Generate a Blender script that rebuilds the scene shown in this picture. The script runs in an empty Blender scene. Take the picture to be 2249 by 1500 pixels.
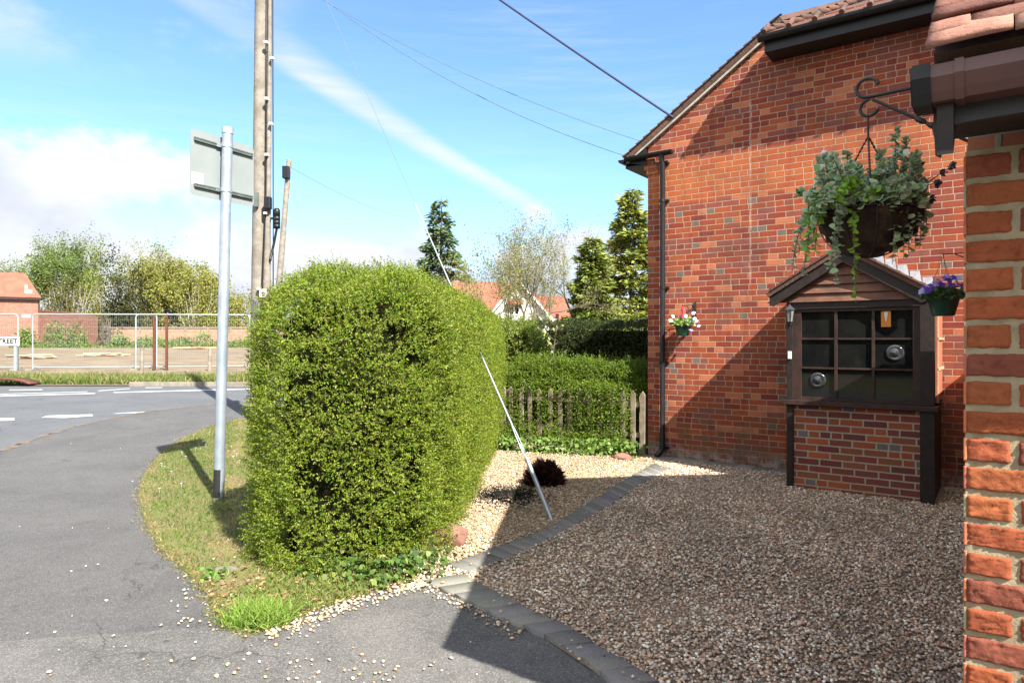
import bpy, bmesh, math, random
import numpy as np
from mathutils import Vector, Matrix

# ------------------------------------------------------------------ camera, sky, sun, exposure
S = bpy.context.scene
COL = S.collection
F, CX, HY, H = 1500.0, 1124.5, 745.0, 1.68          # focal length, centre and horizon of the photograph in its pixels; eye height
cam = bpy.data.cameras.new('camera'); camo = bpy.data.objects.new('camera', cam); COL.objects.link(camo)
cam.sensor_width = 36; cam.lens = 36 * F / 2249; cam.shift_y = -5 / 2249
cam.clip_start = 0.05; cam.clip_end = 3000
camo.location = (0, 0, H); camo.rotation_euler = (math.pi / 2, 0, 0)
S.camera = camo
SUN_EL = math.radians(43.0)
SUN_H = Vector((0.53, -0.848)).normalized()             # towards the sun, on the ground
SUN_AZ = math.atan2(SUN_H.x, SUN_H.y)                   # clockwise from +Y
S.view_settings.view_transform = 'Standard'; S.view_settings.look = 'None'
S.view_settings.gamma = 1; S.view_settings.use_curve_mapping = False
S.view_settings.exposure = 1.9
sl = bpy.data.lights.new('sun', 'SUN'); so = bpy.data.objects.new('sun', sl); COL.objects.link(so)
sl.energy = 4.3; sl.angle = math.radians(0.55); sl.color = (1.0, 0.95, 0.86)
sv = Vector((SUN_H.x * math.cos(SUN_EL), SUN_H.y * math.cos(SUN_EL), math.sin(SUN_EL)))
so.rotation_euler = sv.to_track_quat('Z', 'Y').to_euler(); so.location = (10, -15, 20)


class NT:
    """small helper to write node trees"""
    def __init__(s, tree): s.t = tree; s.n = tree.nodes; s.l = tree.links
    def node(s, typ, **kw):
        n = s.n.new(typ)
        for k, v in kw.items(): setattr(n, k, v)
        return n
    def put(s, sock, v):
        if v is None: return
        if isinstance(v, bpy.types.NodeSocket): s.l.new(v, sock)
        else:
            if sock.type == 'RGBA' and len(v) == 3: v = (*v, 1)
            sock.default_value = v
    def m(s, op, a, b=None, c=None, clamp=False):
        n = s.n.new('ShaderNodeMath'); n.operation = op; n.use_clamp = clamp
        for i, v in enumerate((a, b, c)): s.put(n.inputs[i], v)
        return n.outputs[0]
    def mix(s, f, a, b, blend='MIX'):
        n = s.n.new('ShaderNodeMix'); n.data_type = 'RGBA'; n.blend_type = blend
        s.put(n.inputs[0], f); s.put(n.inputs[6], a); s.put(n.inputs[7], b)
        return n.outputs[2]
    def sstep(s, v, lo, hi, a=0.0, b=1.0):
        n = s.n.new('ShaderNodeMapRange'); n.interpolation_type = 'SMOOTHSTEP'
        for i, x in enumerate((v, lo, hi, a, b)): s.put(n.inputs[i], x)
        return n.outputs[0]
    def noise(s, vec, scale, detail=4, rough=.55, out=0, dim='3D'):
        n = s.n.new('ShaderNodeTexNoise'); n.noise_dimensions = dim
        s.put(n.inputs['Vector'], vec); n.inputs['Scale'].default_value = scale
        n.inputs['Detail'].default_value = detail; n.inputs['Roughness'].default_value = rough
        return n.outputs[out]
    def white(s, x, y, z=0.0):
        c = s.n.new('ShaderNodeCombineXYZ'); s.put(c.inputs[0], x); s.put(c.inputs[1], y); s.put(c.inputs[2], z)
        n = s.n.new('ShaderNodeTexWhiteNoise'); s.l.new(c.outputs[0], n.inputs[0]); return n.outputs[0]
    def ramp(s, f, stops, interp='LINEAR'):
        n = s.n.new('ShaderNodeValToRGB'); r = n.color_ramp; r.interpolation = interp
        while len(r.elements) < len(stops): r.elements.new(.5)
        for e, (p, c) in zip(r.elements, stops): e.position = p; e.color = (*c, 1)
        s.l.new(f, n.inputs[0]); return n.outputs[0]
    def bump(s, h, strength=.5, dist=.01):
        n = s.n.new('ShaderNodeBump'); n.inputs['Strength'].default_value = strength
        n.inputs['Distance'].default_value = dist; s.l.new(h, n.inputs['Height']); return n.outputs[0]


W = bpy.data.worlds.new('World'); S.world = W; W.use_nodes = True
w = NT(W.node_tree); w.n.clear()
sky = w.node('ShaderNodeTexSky'); sky.sky_type = 'NISHITA'; sky.sun_disc = False
sky.sun_elevation = SUN_EL; sky.sun_rotation = SUN_AZ
sky.air_density = 1.0; sky.dust_density = 0.6; sky.ozone_density = 1.0
tc = w.node('ShaderNodeTexCoord'); sp = w.node('ShaderNodeSeparateXYZ'); w.l.new(tc.outputs['Generated'], sp.inputs[0])
dx, dy, dz = sp.outputs
az = w.m('ARCTAN2', dx, dy)
hor = w.m('SQRT', w.m('ADD', w.m('MULTIPLY', dx, dx), w.m('ADD', w.m('MULTIPLY', dy, dy), 1e-4)))
el = w.m('DIVIDE', dz, hor)
cv = w.node('ShaderNodeCombineXYZ'); w.put(cv.inputs[0], az); w.put(cv.inputs[1], w.m('MULTIPLY', el, 1.5)); cvec = cv.outputs[0]
big = w.noise(cvec, 5.0, 7, .55); mid = w.noise(cvec, 2.2, 3, .5)
# cumulus bank low down, higher towards the left
hl = w.m('ADD', .158, w.sstep(az, -.34, -.66, 0, .10))
cum = w.sstep(w.m('ADD', w.m('MULTIPLY', w.m('SUBTRACT', hl, el), 5.0), w.m('MULTIPLY', w.m('SUBTRACT', big, .5), 3.0)), -.07, .28)
cum = w.m('MULTIPLY', cum, w.sstep(az, .34, .02, .35, 1))
# high streak of cirrus falling from upper left to the middle
line = w.m('SUBTRACT', el, w.m('SUBTRACT', .209, w.m('MULTIPLY', az, .53)))
wisp = w.node('ShaderNodeMapping'); wisp.inputs['Rotation'].default_value = (0, 0, .66); wisp.inputs['Scale'].default_value = (1.2, 9, 1)
w.l.new(cvec, wisp.inputs[0]); fib = w.noise(wisp.outputs[0], 4.0, 6, .62)
stv = w.m('MULTIPLY', w.sstep(line, -.020, .006), w.sstep(line, w.m('ADD', .024, w.sstep(az, 0, -.4, 0, .05)), .008))
stv = w.m('MULTIPLY', stv, w.sstep(az, .075, -.01, 0, 1))
stv = w.m('MULTIPLY', stv, w.m('MULTIPLY', w.sstep(fib, .22, .66,   .45, .9), w.sstep(az, -.36, -.30, .35, .85)))
veil = w.m('MULTIPLY', w.sstep(fib, .38, .85), w.sstep(mid, .40, .66, .04, .34))
left = w.m('MULTIPLY', w.sstep(w.noise(cvec, 3.3, 6, .6), .47, .68), w.m('MULTIPLY', w.sstep(el, .30, .40), w.sstep(az, -.25, -.45, 0, .65)))
cm = w.m('MAXIMUM', w.m('MAXIMUM', cum, stv), w.m('MAXIMUM', veil, left), clamp=True)
shade = w.noise(cvec, 3.6, 5, .55)
ccol = w.mix(w.sstep(w.m('ADD', shade, w.m('MULTIPLY', el, .9)),   .40, .70), (1.9, 2.2, 2.7), (3.05, 3.1, 3.2))
# bright broken cloud added behind the viewpoint, out of view, to lift the shade
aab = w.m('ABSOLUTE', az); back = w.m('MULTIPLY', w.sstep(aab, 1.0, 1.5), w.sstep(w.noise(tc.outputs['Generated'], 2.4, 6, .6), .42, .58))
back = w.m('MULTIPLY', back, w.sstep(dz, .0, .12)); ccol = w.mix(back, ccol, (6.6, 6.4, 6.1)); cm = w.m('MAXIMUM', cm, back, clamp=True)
base = w.mix(1.0, sky.outputs[0], (.61, .775, .92), 'MULTIPLY')
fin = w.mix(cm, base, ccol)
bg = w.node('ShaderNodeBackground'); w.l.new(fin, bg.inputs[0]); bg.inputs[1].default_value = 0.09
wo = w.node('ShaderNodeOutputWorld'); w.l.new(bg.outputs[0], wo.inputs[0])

rng = np.random.default_rng(7)
random.seed(7)


# ------------------------------------------------------------------ terrain and photo-to-ground helpers
def sm(x, lo, hi):
    t = np.clip((np.asarray(x, float) - lo) / (hi - lo), 0, 1); return t * t * (3 - 2 * t)

def g(X, Y):
    """height of the land: flat by the cottage, rising gently across the road"""
    X = np.asarray(X, float); Y = np.asarray(Y, float)
    r = np.interp(Y, [-1e4, 8, 26, 72, 95, 1e4], [0, 0, .45, 1.0, 1.1, 1.1])
    k = np.maximum(sm(-X, .8, 4.5), sm(Y, 26, 45))
    return r * k

def GT(px, py, dz=0.0):
    """the point of the land seen at a pixel of the photograph"""
    u, v = (px - CX) / F, (HY - py) / F
    lo, hi = .2, 400.0
    f = lambda y: H + v * y - float(g(u * y, y)) - dz
    for _ in range(60):
        m_ = (lo + hi) / 2
        if f(m_) > 0: lo = m_
        else: hi = m_
    return Vector((u * lo, lo, float(g(u * lo, lo)) + dz))

def P(px, py, Y): return Vector(((px - CX) / F * Y, Y, H - (py - HY) / F * Y))
def onland(x, y, dz=0.0): return Vector((x, y, float(g(x, y)) + dz))

ANG = math.radians(35.9)
C0 = Vector((1.9437, 9.7674, 0))                       # foot of the cottage's corner
UX = Vector((math.cos(ANG), -math.sin(ANG), 0)); NY = Vector((math.sin(ANG), math.cos(ANG), 0))
def HW(x, y, z=0.0): return C0 + UX * x + NY * y + Vector((0, 0, z))


# ------------------------------------------------------------------ object helpers
def tag(o, label=None, cat=None, group=None, kind=None):
    if label: o['label'] = label
    if cat: o['category'] = cat
    if group: o['group'] = group
    if kind: o['kind'] = kind
    return o

def thing(name, label, cat, loc=(0, 0, 0), rz=0.0, group=None):
    o = bpy.data.objects.new(name, None); COL.objects.link(o)
    o.location = loc; o.rotation_euler = (0, 0, rz); o.empty_display_size = .1
    return tag(o, label, cat, group)

def empty_part(name, parent):
    o = bpy.data.objects.new(name, None); COL.objects.link(o); o.parent = parent; return o

def dup(root, loc, rz=None, label=None, sc=1.0):
    r = root.copy(); COL.objects.link(r); r.location = loc
    if rz is not None: r.rotation_euler = (0, 0, rz)
    if sc != 1.0: r.scale = (sc, sc, sc)
    if label: r['label'] = label
    for ch in list(root.children):
        c = ch.copy(); COL.objects.link(c); c.parent = r
        for gch in list(ch.children):
            d = gch.copy(); COL.objects.link(d); d.parent = c
    return r


class MB:
    """collects shapes; build() links them as one mesh object with box-projected UVs in metres"""
    def __init__(s): s.v = []; s.f = []; s.sm = []; s.mi = []; s.cur = 0
    def add(s, vs, fs, smooth=False, M=None):
        b = len(s.v)
        s.v += [tuple(M @ Vector(p)) if M is not None else tuple(p) for p in vs]
        for f in fs: s.f.append([b + i for i in f]); s.sm.append(smooth); s.mi.append(s.cur)
        return s
    def box(s, x0, x1, y0, y1, z0, z1, M=None, bev=0.0):
        if bev > 0:
            bm = bmesh.new(); bmesh.ops.create_cube(bm, size=1)
            for v in bm.verts: v.co = Vector(((x0 + x1) / 2 + v.co.x * (x1 - x0), (y0 + y1) / 2 + v.co.y * (y1 - y0), (z0 + z1) / 2 + v.co.z * (z1 - z0)))
            bmesh.ops.bevel(bm, geom=list(bm.edges), offset=bev, segments=2, affect='EDGES', profile=.6)
            bm.verts.index_update()
            s.add([v.co.copy() for v in bm.verts], [[v.index for v in f.verts] for f in bm.faces], False, M); bm.free(); return s
        vs = [(x, y, z) for z in (z0, z1) for y in (y0, y1) for x in (x0, x1)]
        return s.add(vs, [(0, 2, 3, 1), (4, 5, 7, 6), (0, 1, 5, 4), (2, 6, 7, 3), (0, 4, 6, 2), (1, 3, 7, 5)], False, M)
    def prism(s, poly, h0, h1, axis='y', M=None):
        """polygon of (a, b) pushed along an axis: y -> (a, ., b); x -> (., a, b); z -> (a, b, .)"""
        n = len(poly)
        def pt(a, b, h): return {'y': (a, h, b), 'x': (h, a, b), 'z': (a, b, h)}[axis]
        vs = [pt(a, b, h0) for a, b in poly] + [pt(a, b, h1) for a, b in poly]
        fs = [list(range(n)), list(range(2 * n - 1, n - 1, -1))] + [(i, i + n, (i + 1) % n + n, (i + 1) % n) for i in range(n)]
        return s.add(vs, fs, False, M)
    def tube(s, pts, r, n=8, caps=True, smooth=True):
        pts = [Vector(p) for p in pts]; k = len(pts)
        rs = [r] * k if not hasattr(r, '__len__') else list(r)
        vs = []; fs = []; ref = None
        for i, p in enumerate(pts):
            d = (pts[min(i + 1, k - 1)] - pts[max(i - 1, 0)]).normalized()
            if ref is None: ref = Vector((0, 0, 1)) if abs(d.z) < .9 else Vector((1, 0, 0))
            a = (ref - d * ref.dot(d)).normalized(); b = d.cross(a); ref = a
            for j in range(n):
                t = 2 * math.pi * j / n; vs.append(p + (a * math.cos(t) + b * math.sin(t)) * rs[i])
        for i in range(k - 1):
            for j in range(n): fs.append((i * n + j, i * n + (j + 1) % n, (i + 1) * n + (j + 1) % n, (i + 1) * n + j))
        s.add(vs, fs, smooth)
        if caps:
            s.add(vs[:n], [list(range(n))[::-1]]); s.add(vs[-n:], [list(range(n))])
        return s
    def lathe(s, prof, n=20, M=None, smooth=True):
        vs = []; fs = []
        for (r, z) in prof:
            for j in range(n): t = 2 * math.pi * j / n; vs.append((r * math.cos(t), r * math.sin(t), z))
        for i in range(len(prof) - 1):
            for j in range(n): fs.append((i * n + j, i * n + (j + 1) % n, (i + 1) * n + (j + 1) % n, (i + 1) * n + j))
        return s.add(vs, fs, smooth, M)
    def build(s, name, mat, parent=None, loc=None, col=None):
        me = bpy.data.meshes.new(name); me.from_pydata(s.v, [], s.f)
        mats = mat if isinstance(mat, (list, tuple)) else [mat]
        for m_ in mats: me.materials.append(m_)
        me.polygons.foreach_set('use_smooth', s.sm); me.polygons.foreach_set('material_index', s.mi)
        uv = me.uv_layers.new(name='UVMap')
        co = np.empty(len(me.vertices) * 3); me.vertices.foreach_get('co', co); co = co.reshape(-1, 3)
        vi = np.empty(len(me.loops), int); me.loops.foreach_get('vertex_index', vi)
        nr = np.empty(len(me.polygons) * 3); me.polygons.foreach_get('normal', nr); nr = np.abs(nr.reshape(-1, 3))
        lt = np.empty(len(me.polygons), int); me.polygons.foreach_get('loop_total', lt)
        ln = np.repeat(nr, lt, axis=0); c = co[vi]
        zt = ln[:, 2] > np.maximum(ln[:, 0], ln[:, 1]); xt = (~zt) & (ln[:, 0] > ln[:, 1])
        u = np.where(xt, c[:, 1], c[:, 0]); v = np.where(zt, c[:, 1], c[:, 2])
        uv.data.foreach_set('uv', np.stack([u, v], 1).ravel())
        o = bpy.data.objects.new(name, me); COL.objects.link(o)
        if parent is not None: o.parent = parent
        if loc is not None: o.location = loc
        return o


def np_mesh(name, verts, faces, mat, parent=None, cols=None, smooth=False):
    """mesh from numpy arrays; faces (n, k); cols per vertex"""
    verts = np.ascontiguousarray(verts, np.float32); faces = np.ascontiguousarray(faces, np.int32)
    me = bpy.data.meshes.new(name); n, k = faces.shape
    me.vertices.add(len(verts)); me.vertices.foreach_set('co', verts.ravel())
    me.loops.add(n * k); me.loops.foreach_set('vertex_index', faces.ravel())
    me.polygons.add(n); me.polygons.foreach_set('loop_start', np.arange(0, n * k, k, dtype=np.int32))
    if smooth: me.polygons.foreach_set('use_smooth', np.ones(n, bool))
    me.update(calc_edges=True)
    if cols is not None:
        a = me.color_attributes.new('Col', 'FLOAT_COLOR', 'POINT')
        a.data.foreach_set('color', np.concatenate([cols, np.ones((len(cols), 1))], 1).astype(np.float32).ravel())
    me.materials.append(mat)
    o = bpy.data.objects.new(name, me); COL.objects.link(o)
    if parent is not None: o.parent = parent
    return o

def unit(v): return v / np.maximum(np.linalg.norm(v, axis=-1, keepdims=True), 1e-9)

def leaf_arrays(c, d, nrm, L, Wd, fold=.0):
    """diamond leaves: base at c, pointing along d, flat side facing nrm"""
    d = unit(d); s_ = unit(np.cross(d, nrm)); n_ = np.cross(s_, d)
    L = np.broadcast_to(np.asarray(L, float), (len(c),))[:, None]; Wd = np.broadcast_to(np.asarray(Wd, float), (len(c),))[:, None]
    mid_ = c + d * L * .45
    v = np.stack([c, mid_ + s_ * Wd * .5 + n_ * Wd * fold, c + d * L, mid_ - s_ * Wd * .5 + n_ * Wd * fold], 1).reshape(-1, 3)
    f = np.arange(len(c) * 4).reshape(-1, 4)
    return v, f

def leaves(name, c, d, nrm, L, Wd, cols, mat, parent=None, fold=.15):
    v, f = leaf_arrays(c, d, nrm, L, Wd, fold)
    return np_mesh(name, v, f, mat, parent, np.repeat(cols, 4, axis=0))

def rdir(n): return unit(rng.normal(size=(n, 3)))

def pick(cols, n, jit=.15):
    cols = np.asarray(cols, float); c = cols[rng.integers(0, len(cols), n)]
    return np.clip(c * (1 + rng.normal(0, jit, (n, 1))), 0.002, 1)

def lump(p, s, seed=0, k=7):
    """cheap smooth noise, about -1..1"""
    r = np.random.default_rng(seed); o = np.zeros(len(p))
    for i in range(k):
        d = unit(r.normal(size=3)); f = r.uniform(.6, 1.6) * 2 * math.pi / s
        o += np.sin(p @ d * f + r.uniform(0, 6.28))
    return o / math.sqrt(k) * .8


# ------------------------------------------------------------------ materials
MATS = {}
def pm(name, c1, c2=None, rough=.7, scale=8.0, bump=0.0, bscale=60.0, bdist=.004, metal=0.0, spec=.35, lo=.35, hi=.65, coord='Object', fine=0.0):
    """plain surface with two-tone noise and optional bump"""
    if name in MATS: return MATS[name]
    m_ = bpy.data.materials.new(name); m_.use_nodes = True; t = NT(m_.node_tree); b = t.n['Principled BSDF']
    co = t.node('ShaderNodeTexCoord').outputs[coord]
    if c2 is None: c2 = tuple(x * .8 for x in c1)
    f = t.sstep(t.noise(co, scale, 6, .6), lo, hi)
    c = t.mix(f, c1, c2)
    if fine: c = t.mix(t.sstep(t.noise(co, bscale * 1.7, 2, .6), .4, .62, 0, fine), c, tuple(min(1, x * 1.9 + .02) for x in c1))
    t.l.new(c, b.inputs['Base Color'])
    b.inputs['Roughness'].default_value = rough; b.inputs['Metallic'].default_value = metal
    b.inputs['Specular IOR Level'].default_value = spec
    if bump: t.l.new(t.bump(t.noise(co, bscale, 5, .65), bump, bdist), b.inputs['Normal'])
    MATS[name] = m_; return m_

def leafmat(name, rough=.45, trans=.35, tint=(1.25, 1.25, .6)):
    if name in MATS: return MATS[name]
    m_ = bpy.data.materials.new(name); m_.use_nodes = True; t = NT(m_.node_tree); b = t.n['Principled BSDF']
    a = t.node('ShaderNodeAttribute'); a.attribute_name = 'Col'
    t.l.new(a.outputs['Color'], b.inputs['Base Color']); b.inputs['Roughness'].default_value = rough
    b.inputs['Specular IOR Level'].default_value = .28
    tr = t.node('ShaderNodeBsdfTranslucent'); t.l.new(t.mix(1.0, a.outputs['Color'], tint, 'MULTIPLY'), tr.inputs[0])
    mx = t.node('ShaderNodeMixShader'); mx.inputs[0].default_value = trans
    t.l.new(b.outputs[0], mx.inputs[1]); t.l.new(tr.outputs[0], mx.inputs[2])
    t.l.new(mx.outputs[0], t.n['Material Output'].inputs[0]); MATS[name] = m_; return m_

def colmat(name, rough=.7, bscale=0, spec=.3):
    """surface whose own colour is stored per stone, brick or tile"""
    if name in MATS: return MATS[name]
    m_ = bpy.data.materials.new(name); m_.use_nodes = True; t = NT(m_.node_tree); b = t.n['Principled BSDF']
    a = t.node('ShaderNodeAttribute'); a.attribute_name = 'Col'; c = a.outputs['Color']
    b.inputs['Roughness'].default_value = rough; b.inputs['Specular IOR Level'].default_value = spec
    if bscale:
        co = t.node('ShaderNodeTexCoord').outputs['Object']; n1 = t.noise(co, bscale, 6, .7)
        c = t.mix(t.sstep(t.noise(co, bscale * .4, 6, .7), .40, .75, 0, .5), c, t.mix(1.0, c, (1.15, 1.22, 1.2), 'MULTIPLY'))
        c = t.mix(t.sstep(n1, .48, .70, 0, .6), c, t.mix(1.0, c, (.5, .42, .42), 'MULTIPLY'))
        t.l.new(t.bump(n1, .8, .006), b.inputs['Normal'])
    t.l.new(c, b.inputs['Base Color']); MATS[name] = m_; return m_

def brickmat(name, palette, mortar, grey=(.14, .12, .115), bl=.225, ch=.075, mw=.010, hp=.22, gp=.5, band=None, base=0.0, crack=None, dark=0.0):
    """brickwork from UVs in metres: stretchers, some split into headers, some headers blue-grey"""
    m_ = bpy.data.materials.new(name); m_.use_nodes = True; t = NT(m_.node_tree); b = t.n['Principled BSDF']
    uv = t.node('ShaderNodeUVMap').outputs[0]; wob = t.noise(uv, 9, 3, .6, out=1)
    sp_ = t.node('ShaderNodeSeparateXYZ'); t.l.new(uv, sp_.inputs[0]); ws = t.node('ShaderNodeSeparateXYZ'); t.l.new(wob, ws.inputs[0])
    u = t.m('ADD', sp_.outputs[0], t.m('MULTIPLY', t.m('SUBTRACT', ws.outputs[0], .5), .007))
    v = t.m('ADD', sp_.outputs[1], t.m('MULTIPLY', t.m('SUBTRACT', ws.outputs[1], .5), .006))
    vr = t.m('DIVIDE', v, ch); row = t.m('FLOOR', vr); fv = t.m('FRACT', vr)
    uo = t.m('ADD', t.m('DIVIDE', u, bl), t.m('ADD', t.m('MULTIPLY', row, .5), t.m('MULTIPLY', t.white(row, 3.7), .22)))
    col = t.m('FLOOR', uo); fu = t.m('FRACT', uo)
    spl = t.m('LESS_THAN', t.white(col, row), hp)
    f2 = t.m('FRACT', t.m('MULTIPLY', fu, 2)); sub = t.m('MULTIPLY', spl, t.m('FLOOR', t.m('MULTIPLY', fu, 2)))
    d1 = t.m('MULTIPLY', t.m('MINIMUM', fu, t.m('SUBTRACT', 1, fu)), bl)
    d2 = t.m('MULTIPLY', t.m('MINIMUM', f2, t.m('SUBTRACT', 1, f2)), bl / 2)
    dh = t.m('ADD', t.m('MULTIPLY', d1, t.m('SUBTRACT', 1, spl)), t.m('MULTIPLY', d2, spl))
    dv = t.m('MULTIPLY', t.m('MINIMUM', fv, t.m('SUBTRACT', 1, fv)), ch)
    edge = t.m('ADD', t.m('MINIMUM', dh, dv), t.m('MULTIPLY', t.m('SUBTRACT', t.noise(uv, 55, 4, .7), .5), .009))
    brick = t.sstep(edge, mw / 2 - .0015, mw / 2 + .0025)
    idn = t.white(t.m('ADD', col, t.m('MULTIPLY', sub, .37)), row, 5.1)
    n_ = len(palette); c = t.ramp(idn, [(i / n_, p) for i, p in enumerate(palette)], 'CONSTANT')
    if band:
        z0, z1, pb = band
        inb = t.m('MULTIPLY', t.sstep(v, z0 - .02, z0 + .05), t.sstep(v, z1 + .02, z1 - .03))
        c = t.mix(t.m('MULTIPLY', inb, .85), c, t.ramp(idn, [(i / len(pb), p) for i, p in enumerate(pb)], 'CONSTANT'))
    isg = t.m('MULTIPLY', spl, t.m('LESS_THAN', t.white(t.m('ADD', col, t.m('MULTIPLY', sub, .37)), row, 9.3), gp))
    if band: isg = t.m('MULTIPLY', isg, t.sstep(v, band[0] + .1, band[0] - .1))
    c = t.mix(isg, c, grey)
    inner = t.noise(uv, 38, 6, .72)
    c = t.mix(t.sstep(inner, .5, .75, 0, .55), c, t.mix(1.0, c, (.45, .4, .42), 'MULTIPLY'))
    c = t.mix(t.sstep(t.noise(uv, 2.3, 5, .6), .4, .72, 0, .45), c, t.mix(1.0, c, (1.25, 1.32, 1.3), 'MULTIPLY'))
    mc = t.mix(t.noise(uv, 30, 3, .6), tuple(x * .78 for x in mortar), tuple(x * 1.2 for x in mortar))
    c = t.mix(brick, mc, c)
    if base:
        bs = t.m('MULTIPLY', t.sstep(v, base, .02), t.sstep(t.noise(uv, 7, 5, .7), .38, .62))
        c = t.mix(t.m('MULTIPLY', bs, .75), c, (.42, .39, .35))
        gr = t.m('MULTIPLY', t.sstep(v, base * 3.5, base), t.sstep(t.noise(uv, 4, 5, .6), .42, .6, 0, .55))
        c = t.mix(gr, c, (.085, .075, .04))
    if crack:
        cx_, z0, z1 = crack
        cd = t.m('ABSOLUTE', t.m('ADD', t.m('SUBTRACT', u, cx_), t.m('MULTIPLY', t.m('SUBTRACT', t.noise(uv, 14, 3, .6), .5), .03)))
        ck = t.m('MULTIPLY', t.sstep(cd, .016, .008), t.m('MULTIPLY', t.sstep(v, z0, z0 + .1), t.sstep(v, z1, z1 - .1)))
        c = t.mix(t.m('MULTIPLY', ck, t.sstep(t.noise(uv, 5, 4, .6), .35, .62, .05, .5)), c, (.48, .36, .28))
    if dark:
        sk = t.node('ShaderNodeMapping'); sk.inputs['Scale'].default_value = (7, .55, 1); t.l.new(uv, sk.inputs[0])
        c = t.mix(t.sstep(t.noise(sk.outputs[0], 1.3, 5, .6), .50, .72, 0, .38), c, t.mix(1.0, c, (.50, .46, .46), 'MULTIPLY'))
        c = t.mix(t.sstep(t.noise(uv, 1.1, 4, .6), .45, .7, 0, dark), c, (.05, .035, .03))
    t.l.new(c, b.inputs['Base Color']); b.inputs['Roughness'].default_value = .88; b.inputs['Specular IOR Level'].default_value = .2
    t.l.new(t.bump(t.m('ADD', t.m('MULTIPLY', brick, 1.0), t.m('MULTIPLY', inner, .5)), .75, .006), b.inputs['Normal'])
    return m_

RED = [(0.223, 0.046, 0.024), (0.256, 0.058, 0.025), (0.190, 0.037, 0.024), (0.274, 0.067, 0.028), (0.165, 0.037, 0.026), (0.232, 0.055, 0.028), (0.206, 0.057, 0.034), (0.240, 0.052, 0.023), (0.185, 0.058, 0.045), (0.205, 0.058, 0.043), (0.370, 0.120, 0.058)]
ORG = [(0.336, 0.090, 0.030), (0.363, 0.104, 0.033), (0.309, 0.074, 0.029), (0.327, 0.095, 0.036)]
DRK = [(0.198, 0.053, 0.038), (0.144, 0.042, 0.036), (0.270, 0.074, 0.038), (0.126, 0.044, 0.038), (0.215, 0.074, 0.042), (0.323, 0.087, 0.038), (0.170, 0.053, 0.042)]
M_house = brickmat('house_brick', RED, (.36, .25, .175), grey=(.13, .10, .085), band=(3.56, 4.15, ORG), base=.28, crack=(1.444, 2.3, 4.9), gp=.14, hp=.24, mw=.0085, dark=.35)
M_bay = brickmat('bay_brick', DRK, (.34, .30, .23), hp=.10, gp=.15, mw=.014, bl=.228, ch=.0752)
M_far_brick = brickmat('far_brick', [(.215, .105, .078), (.245, .125, .095), (.185, .088, .066)], (.27, .20, .15), hp=.15, gp=.1, mw=.008)
M_black = pm('black_plastic', (.006, .0065, .008), (.010, .011, .013), rough=.45, spec=.35)
M_dark_wood = pm('dark_stained_timber', (.012, .008, .007), (.024, .014, .011), rough=.55, scale=20, bump=.35, bscale=45)
M_brown_wood = pm('brown_stained_timber', (.045, .019, .013), (.020, .011, .009), rough=.6, scale=9, bump=.4, bscale=40)
M_clad = pm('waney_cladding', (.17, .075, .042), (.085, .038, .024), rough=.65, scale=5, bump=.5, bscale=30)
M_brown_plastic = pm('brown_plastic', (.095, .040, .034), (.080, .034, .030), rough=.35, spec=.5)
M_pipe = pm('terracotta_pipe', (.36, .12, .07), (.28, .09, .055), rough=.5)
M_clip = pm('pipe_clip', (.50, .32, .20), rough=.5)
M_tile = colmat('clay_tile', .85, 60)
M_rooftile = pm('cottage_roof_tile', (.125, .058, .040), (.065, .040, .032), rough=.9, scale=3, bump=.6, bscale=25, bdist=.02)
M_lead = pm('lead_flashing', (0.416, 0.432, 0.464), (0.304, 0.320, 0.352), rough=.5, scale=10)
M_mortar_v = pm('verge_mortar', (.40, .36, .30), (.26, .23, .19), rough=.9, scale=12, bump=.4)
M_white = pm('white_paint', (0.680, 0.680, 0.663), (0.629, 0.629, 0.612), rough=.4)
M_galv = pm('galvanised_steel', (0.374, 0.425, 0.468), (0.289, 0.340, 0.391), rough=.42, scale=6, metal=.55, bump=.05)
M_fence_galv = pm('fence_steel', (0.345, 0.390, 0.390), (0.270, 0.315, 0.323), rough=.5, metal=.35)
M_signback = pm('grey_sign_back', (0.203, 0.225, 0.225), (0.180, 0.203, 0.203), rough=.55, scale=2)
M_rail = pm('sign_channel', (.10, .12, .11), (.07, .085, .08), rough=.5)
M_bandblack = pm('black_band', (.015, .015, .017), (.09, .09, .09), rough=.6, scale=9, lo=.55, hi=.72)
M_pole = pm('weathered_pole', (0.223, 0.198, 0.167), (0.149, 0.130, 0.108), rough=.85, scale=5, bump=.5, bscale=14, bdist=.02)
M_iron = pm('black_iron', (.012, .011, .011), (.022, .018, .017), rough=.5, spec=.5)
M_chain = pm('rusty_chain', (.07, .035, .028), rough=.7)
M_coir = pm('coir_liner', (.060, .034, .018), (.022, .013, .008), rough=.95, scale=16, bump=1.0, bscale=55, bdist=.02)
M_greenpot = pm('green_pot', (.012, .060, .040), (.010, .045, .030), rough=.35, spec=.5)
M_red = pm('pink_ribbon_chain', (.62, .06, .10), rough=.5)
M_picket = pm('weathered_picket', (.27, .215, .16), (.16, .125, .09), rough=.9, scale=7, bump=.5, bscale=35)
M_panelwood = pm('pale_fence_wood', (0.288, 0.196, 0.132), (0.216, 0.144, 0.096), rough=.85, scale=3)
M_post = pm('grey_post', (0.210, 0.182, 0.147), (0.140, 0.119, 0.095), rough=.9, scale=5)
M_rust = pm('rusty_steel', (0.115, 0.039, 0.024), (0.069, 0.027, 0.018), rough=.8, scale=10)
M_rock = pm('red_sandstone', (0.248, 0.124, 0.087), (0.161, 0.081, 0.062), rough=.9, scale=9, bump=.7, bscale=22, bdist=.015)
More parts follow.
